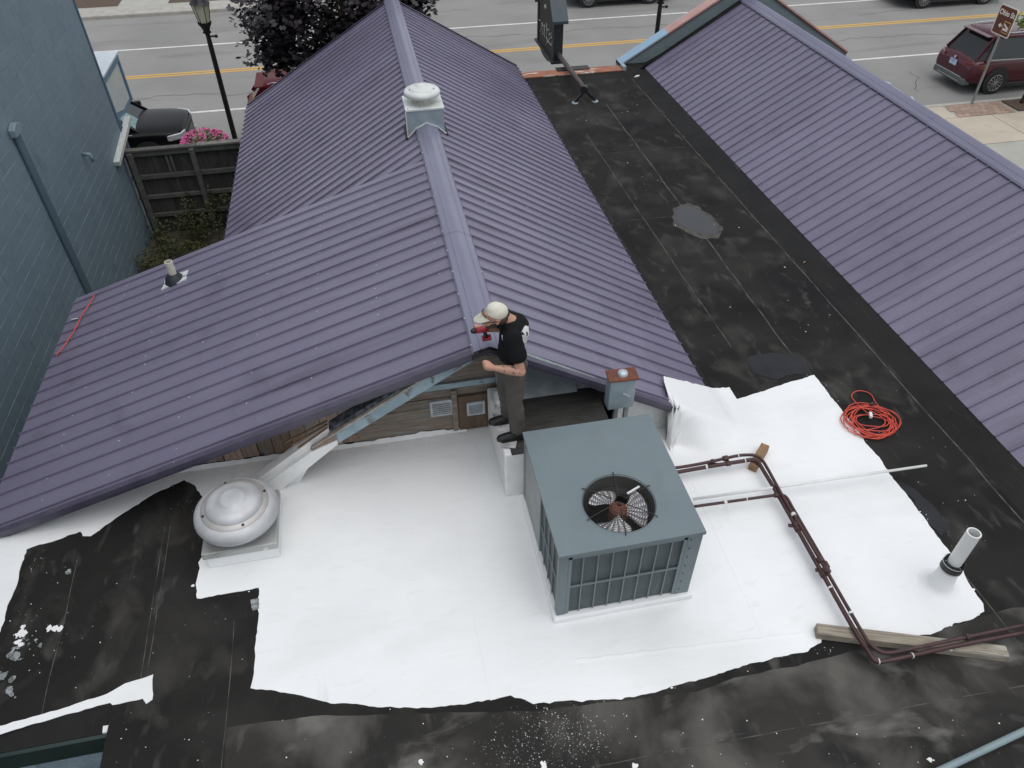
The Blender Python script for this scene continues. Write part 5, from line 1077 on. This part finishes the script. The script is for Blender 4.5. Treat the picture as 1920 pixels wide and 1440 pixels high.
mx=n.new('ShaderNodeMix'); mx.data_type='RGBA'; mx.inputs[6].default_value=(*m_shirt_col,1); mx.inputs[7].default_value=(.62,.62,.62,1); L.new(mth('MAXIMUM',pr,fr2),mx.inputs[0]); L.new(mx.outputs[2],b.inputs['Base Color'])
bmesh_obj('shirt',shm,ms,man)
# tattoo sleeve on the left forearm
bmesh_obj('tattoo',blob([[(eL.lerp(wL,.12),.0455),(eL.lerp(wL,.4),.0445),(eL.lerp(wL,.78),.0345)]],.008,2),m_tattoo,bo)
# shoes
for a,yw in ((aL,.0),(aR,.0)):
    f=V((a.x,a.y,FZ)); ch_=[[(f+V((.045,0,.045)),(.05,.042,.05)),(f+V((-.05,0,.04)),(.06,.045,.045)),(f+V((-.13,0,.03)),(.055,.047,.034)),(f+V((-.165,0,.027)),(.04,.042,.028))]]
    s_=bmesh_obj('shoe',blob(ch_,.008,3),m_shoe,man)
    pts=[(f.x+.09,f.y-.03),(f.x+.095,f.y+.03),(f.x-.04,f.y+.046),(f.x-.15,f.y+.05),(f.x-.205,f.y+.02),(f.x-.205,f.y-.02),(f.x-.15,f.y-.05),(f.x-.04,f.y-.046)]
    MB().prism(pts,'z',FZ-.001,FZ+.02).build('sole',m_shoe,s_)
# hair, beard, glasses
bmesh_obj('hair',blob([[(hd+V((.055,0,-.02)),(.066,.076,.055)),(hd+V((.07,0,-.05)),(.045,.06,.03))]],.008,2),m_hair,man)
bmesh_obj('beard',blob([[(hd+V((-.015,-.040,-.065)),(.040,.022,.036)),(hd+V((-.058,-.012,-.092)),(.030,.032,.026)),(hd+V((-.058,.012,-.092)),(.030,.032,.026)),(hd+V((-.015,.040,-.065)),(.040,.022,.036))]],.007,2),m_hair,man)
g=MB(); g.tube([hd+V((.02,-.085,.0)),hd+V((-.07,-.08,-.005)),hd+V((-.105,-.045,-.012)),hd+V((-.112,0,-.01)),hd+V((-.105,.045,-.012)),hd+V((-.07,.08,-.005)),hd+V((.02,.085,.0))],.004,6); g.tube([hd+V((-.095,-.055,-.012)),hd+V((-.108,-.03,-.035)),hd+V((-.11,-.01,-.02))],.003,6); g.build('glasses',m_black,man)
# cap with brim
cp=blob([[(hd+V((.022,0,.040)),(.100,.084,.080)),(hd+V((.008,0,.066)),(.080,.070,.066))]],.008,2)
bm=bmesh.new(); bm.from_mesh(cp); nrm=V((-.28,0,-1)).normalized(); bmesh.ops.bisect_plane(bm,geom=bm.verts[:]+bm.edges[:]+bm.faces[:],plane_co=hd+V((0,0,.022)),plane_no=nrm,clear_outer=True); bm.to_mesh(cp); bm.free()
capo=bmesh_obj('cap',cp,m_capf,man); md=capo.modifiers.new('t','SOLIDIFY'); md.thickness=.004
br=MB(); rows=[]
for i in range(7):
    r=i/6; row=[]
    for j in range(13):
        a=R(-78+156*j/12); row.append(hd+V((-.045-.052*math.cos(a)-.085*r*math.cos(a)**.8 if math.cos(a)>0 else -.05,.084*math.sin(a)*(1-.06*r),.036-.055*r*max(0,math.cos(a))-.018*abs(math.sin(a))**2*(1))))
    rows.append(row)
for i in range(6):
    for j in range(12): br.quad(rows[i][j],rows[i][j+1],rows[i+1][j+1],rows[i+1][j])
bo2=br.build('cap_brim',m_capf,man,smooth=True); md=bo2.modifiers.new('t','SOLIDIFY'); md.thickness=.006
g=MB(); g.tube([hd+V((-.075,-.062,.040)),hd+V((-.098,-.03,.048)),hd+V((-.104,0,.05)),hd+V((-.098,.03,.048)),hd+V((-.075,.062,.040))],.006,6); g.build('cap_band',m_capd,capo)
g=MB(); g.tube([hd+V((.118,-.03,.01)),hd+V((.126,0,.012)),hd+V((.118,.03,.01))],.010,6); g.build('cap_strap',m_capd,capo)
# drill in the right hand
dr=thing('cordless_drill','red and black cordless drill held in the hand over the ridge cap','drill',tuple(wR+V((-.12,0,-.02))))
q=wR+dRh.normalized()*.075+V((.02,-.015,.012)); dirn=V((-.95,.05,-.12)).normalized()
MB().tube([q-dirn*.06,q-dirn*.02,q+dirn*.035,q+dirn*.05],[.028,.031,.031,.025],12).build('motor_housing',m_red,dr,smooth=True)
MB().tube([q+dirn*.05,q+dirn*.08,q+dirn*.095,q+dirn*.10],[.026,.026,.016,.006],12).build('chuck',m_black,dr,smooth=True)
MB().tube([q-dirn*.02,q-dirn*.035+V((.0,0,-.07)),q-dirn*.04+V((.0,0,-.10))],[.018,.018,.022],10).build('grip',m_black,dr,smooth=True)
MB().obox(q-dirn*.085+V((0,0,-.105)),q+dirn*.0+V((0,0,-.105)),.06,.03).build('battery',m_red,dr,bevel=.006)
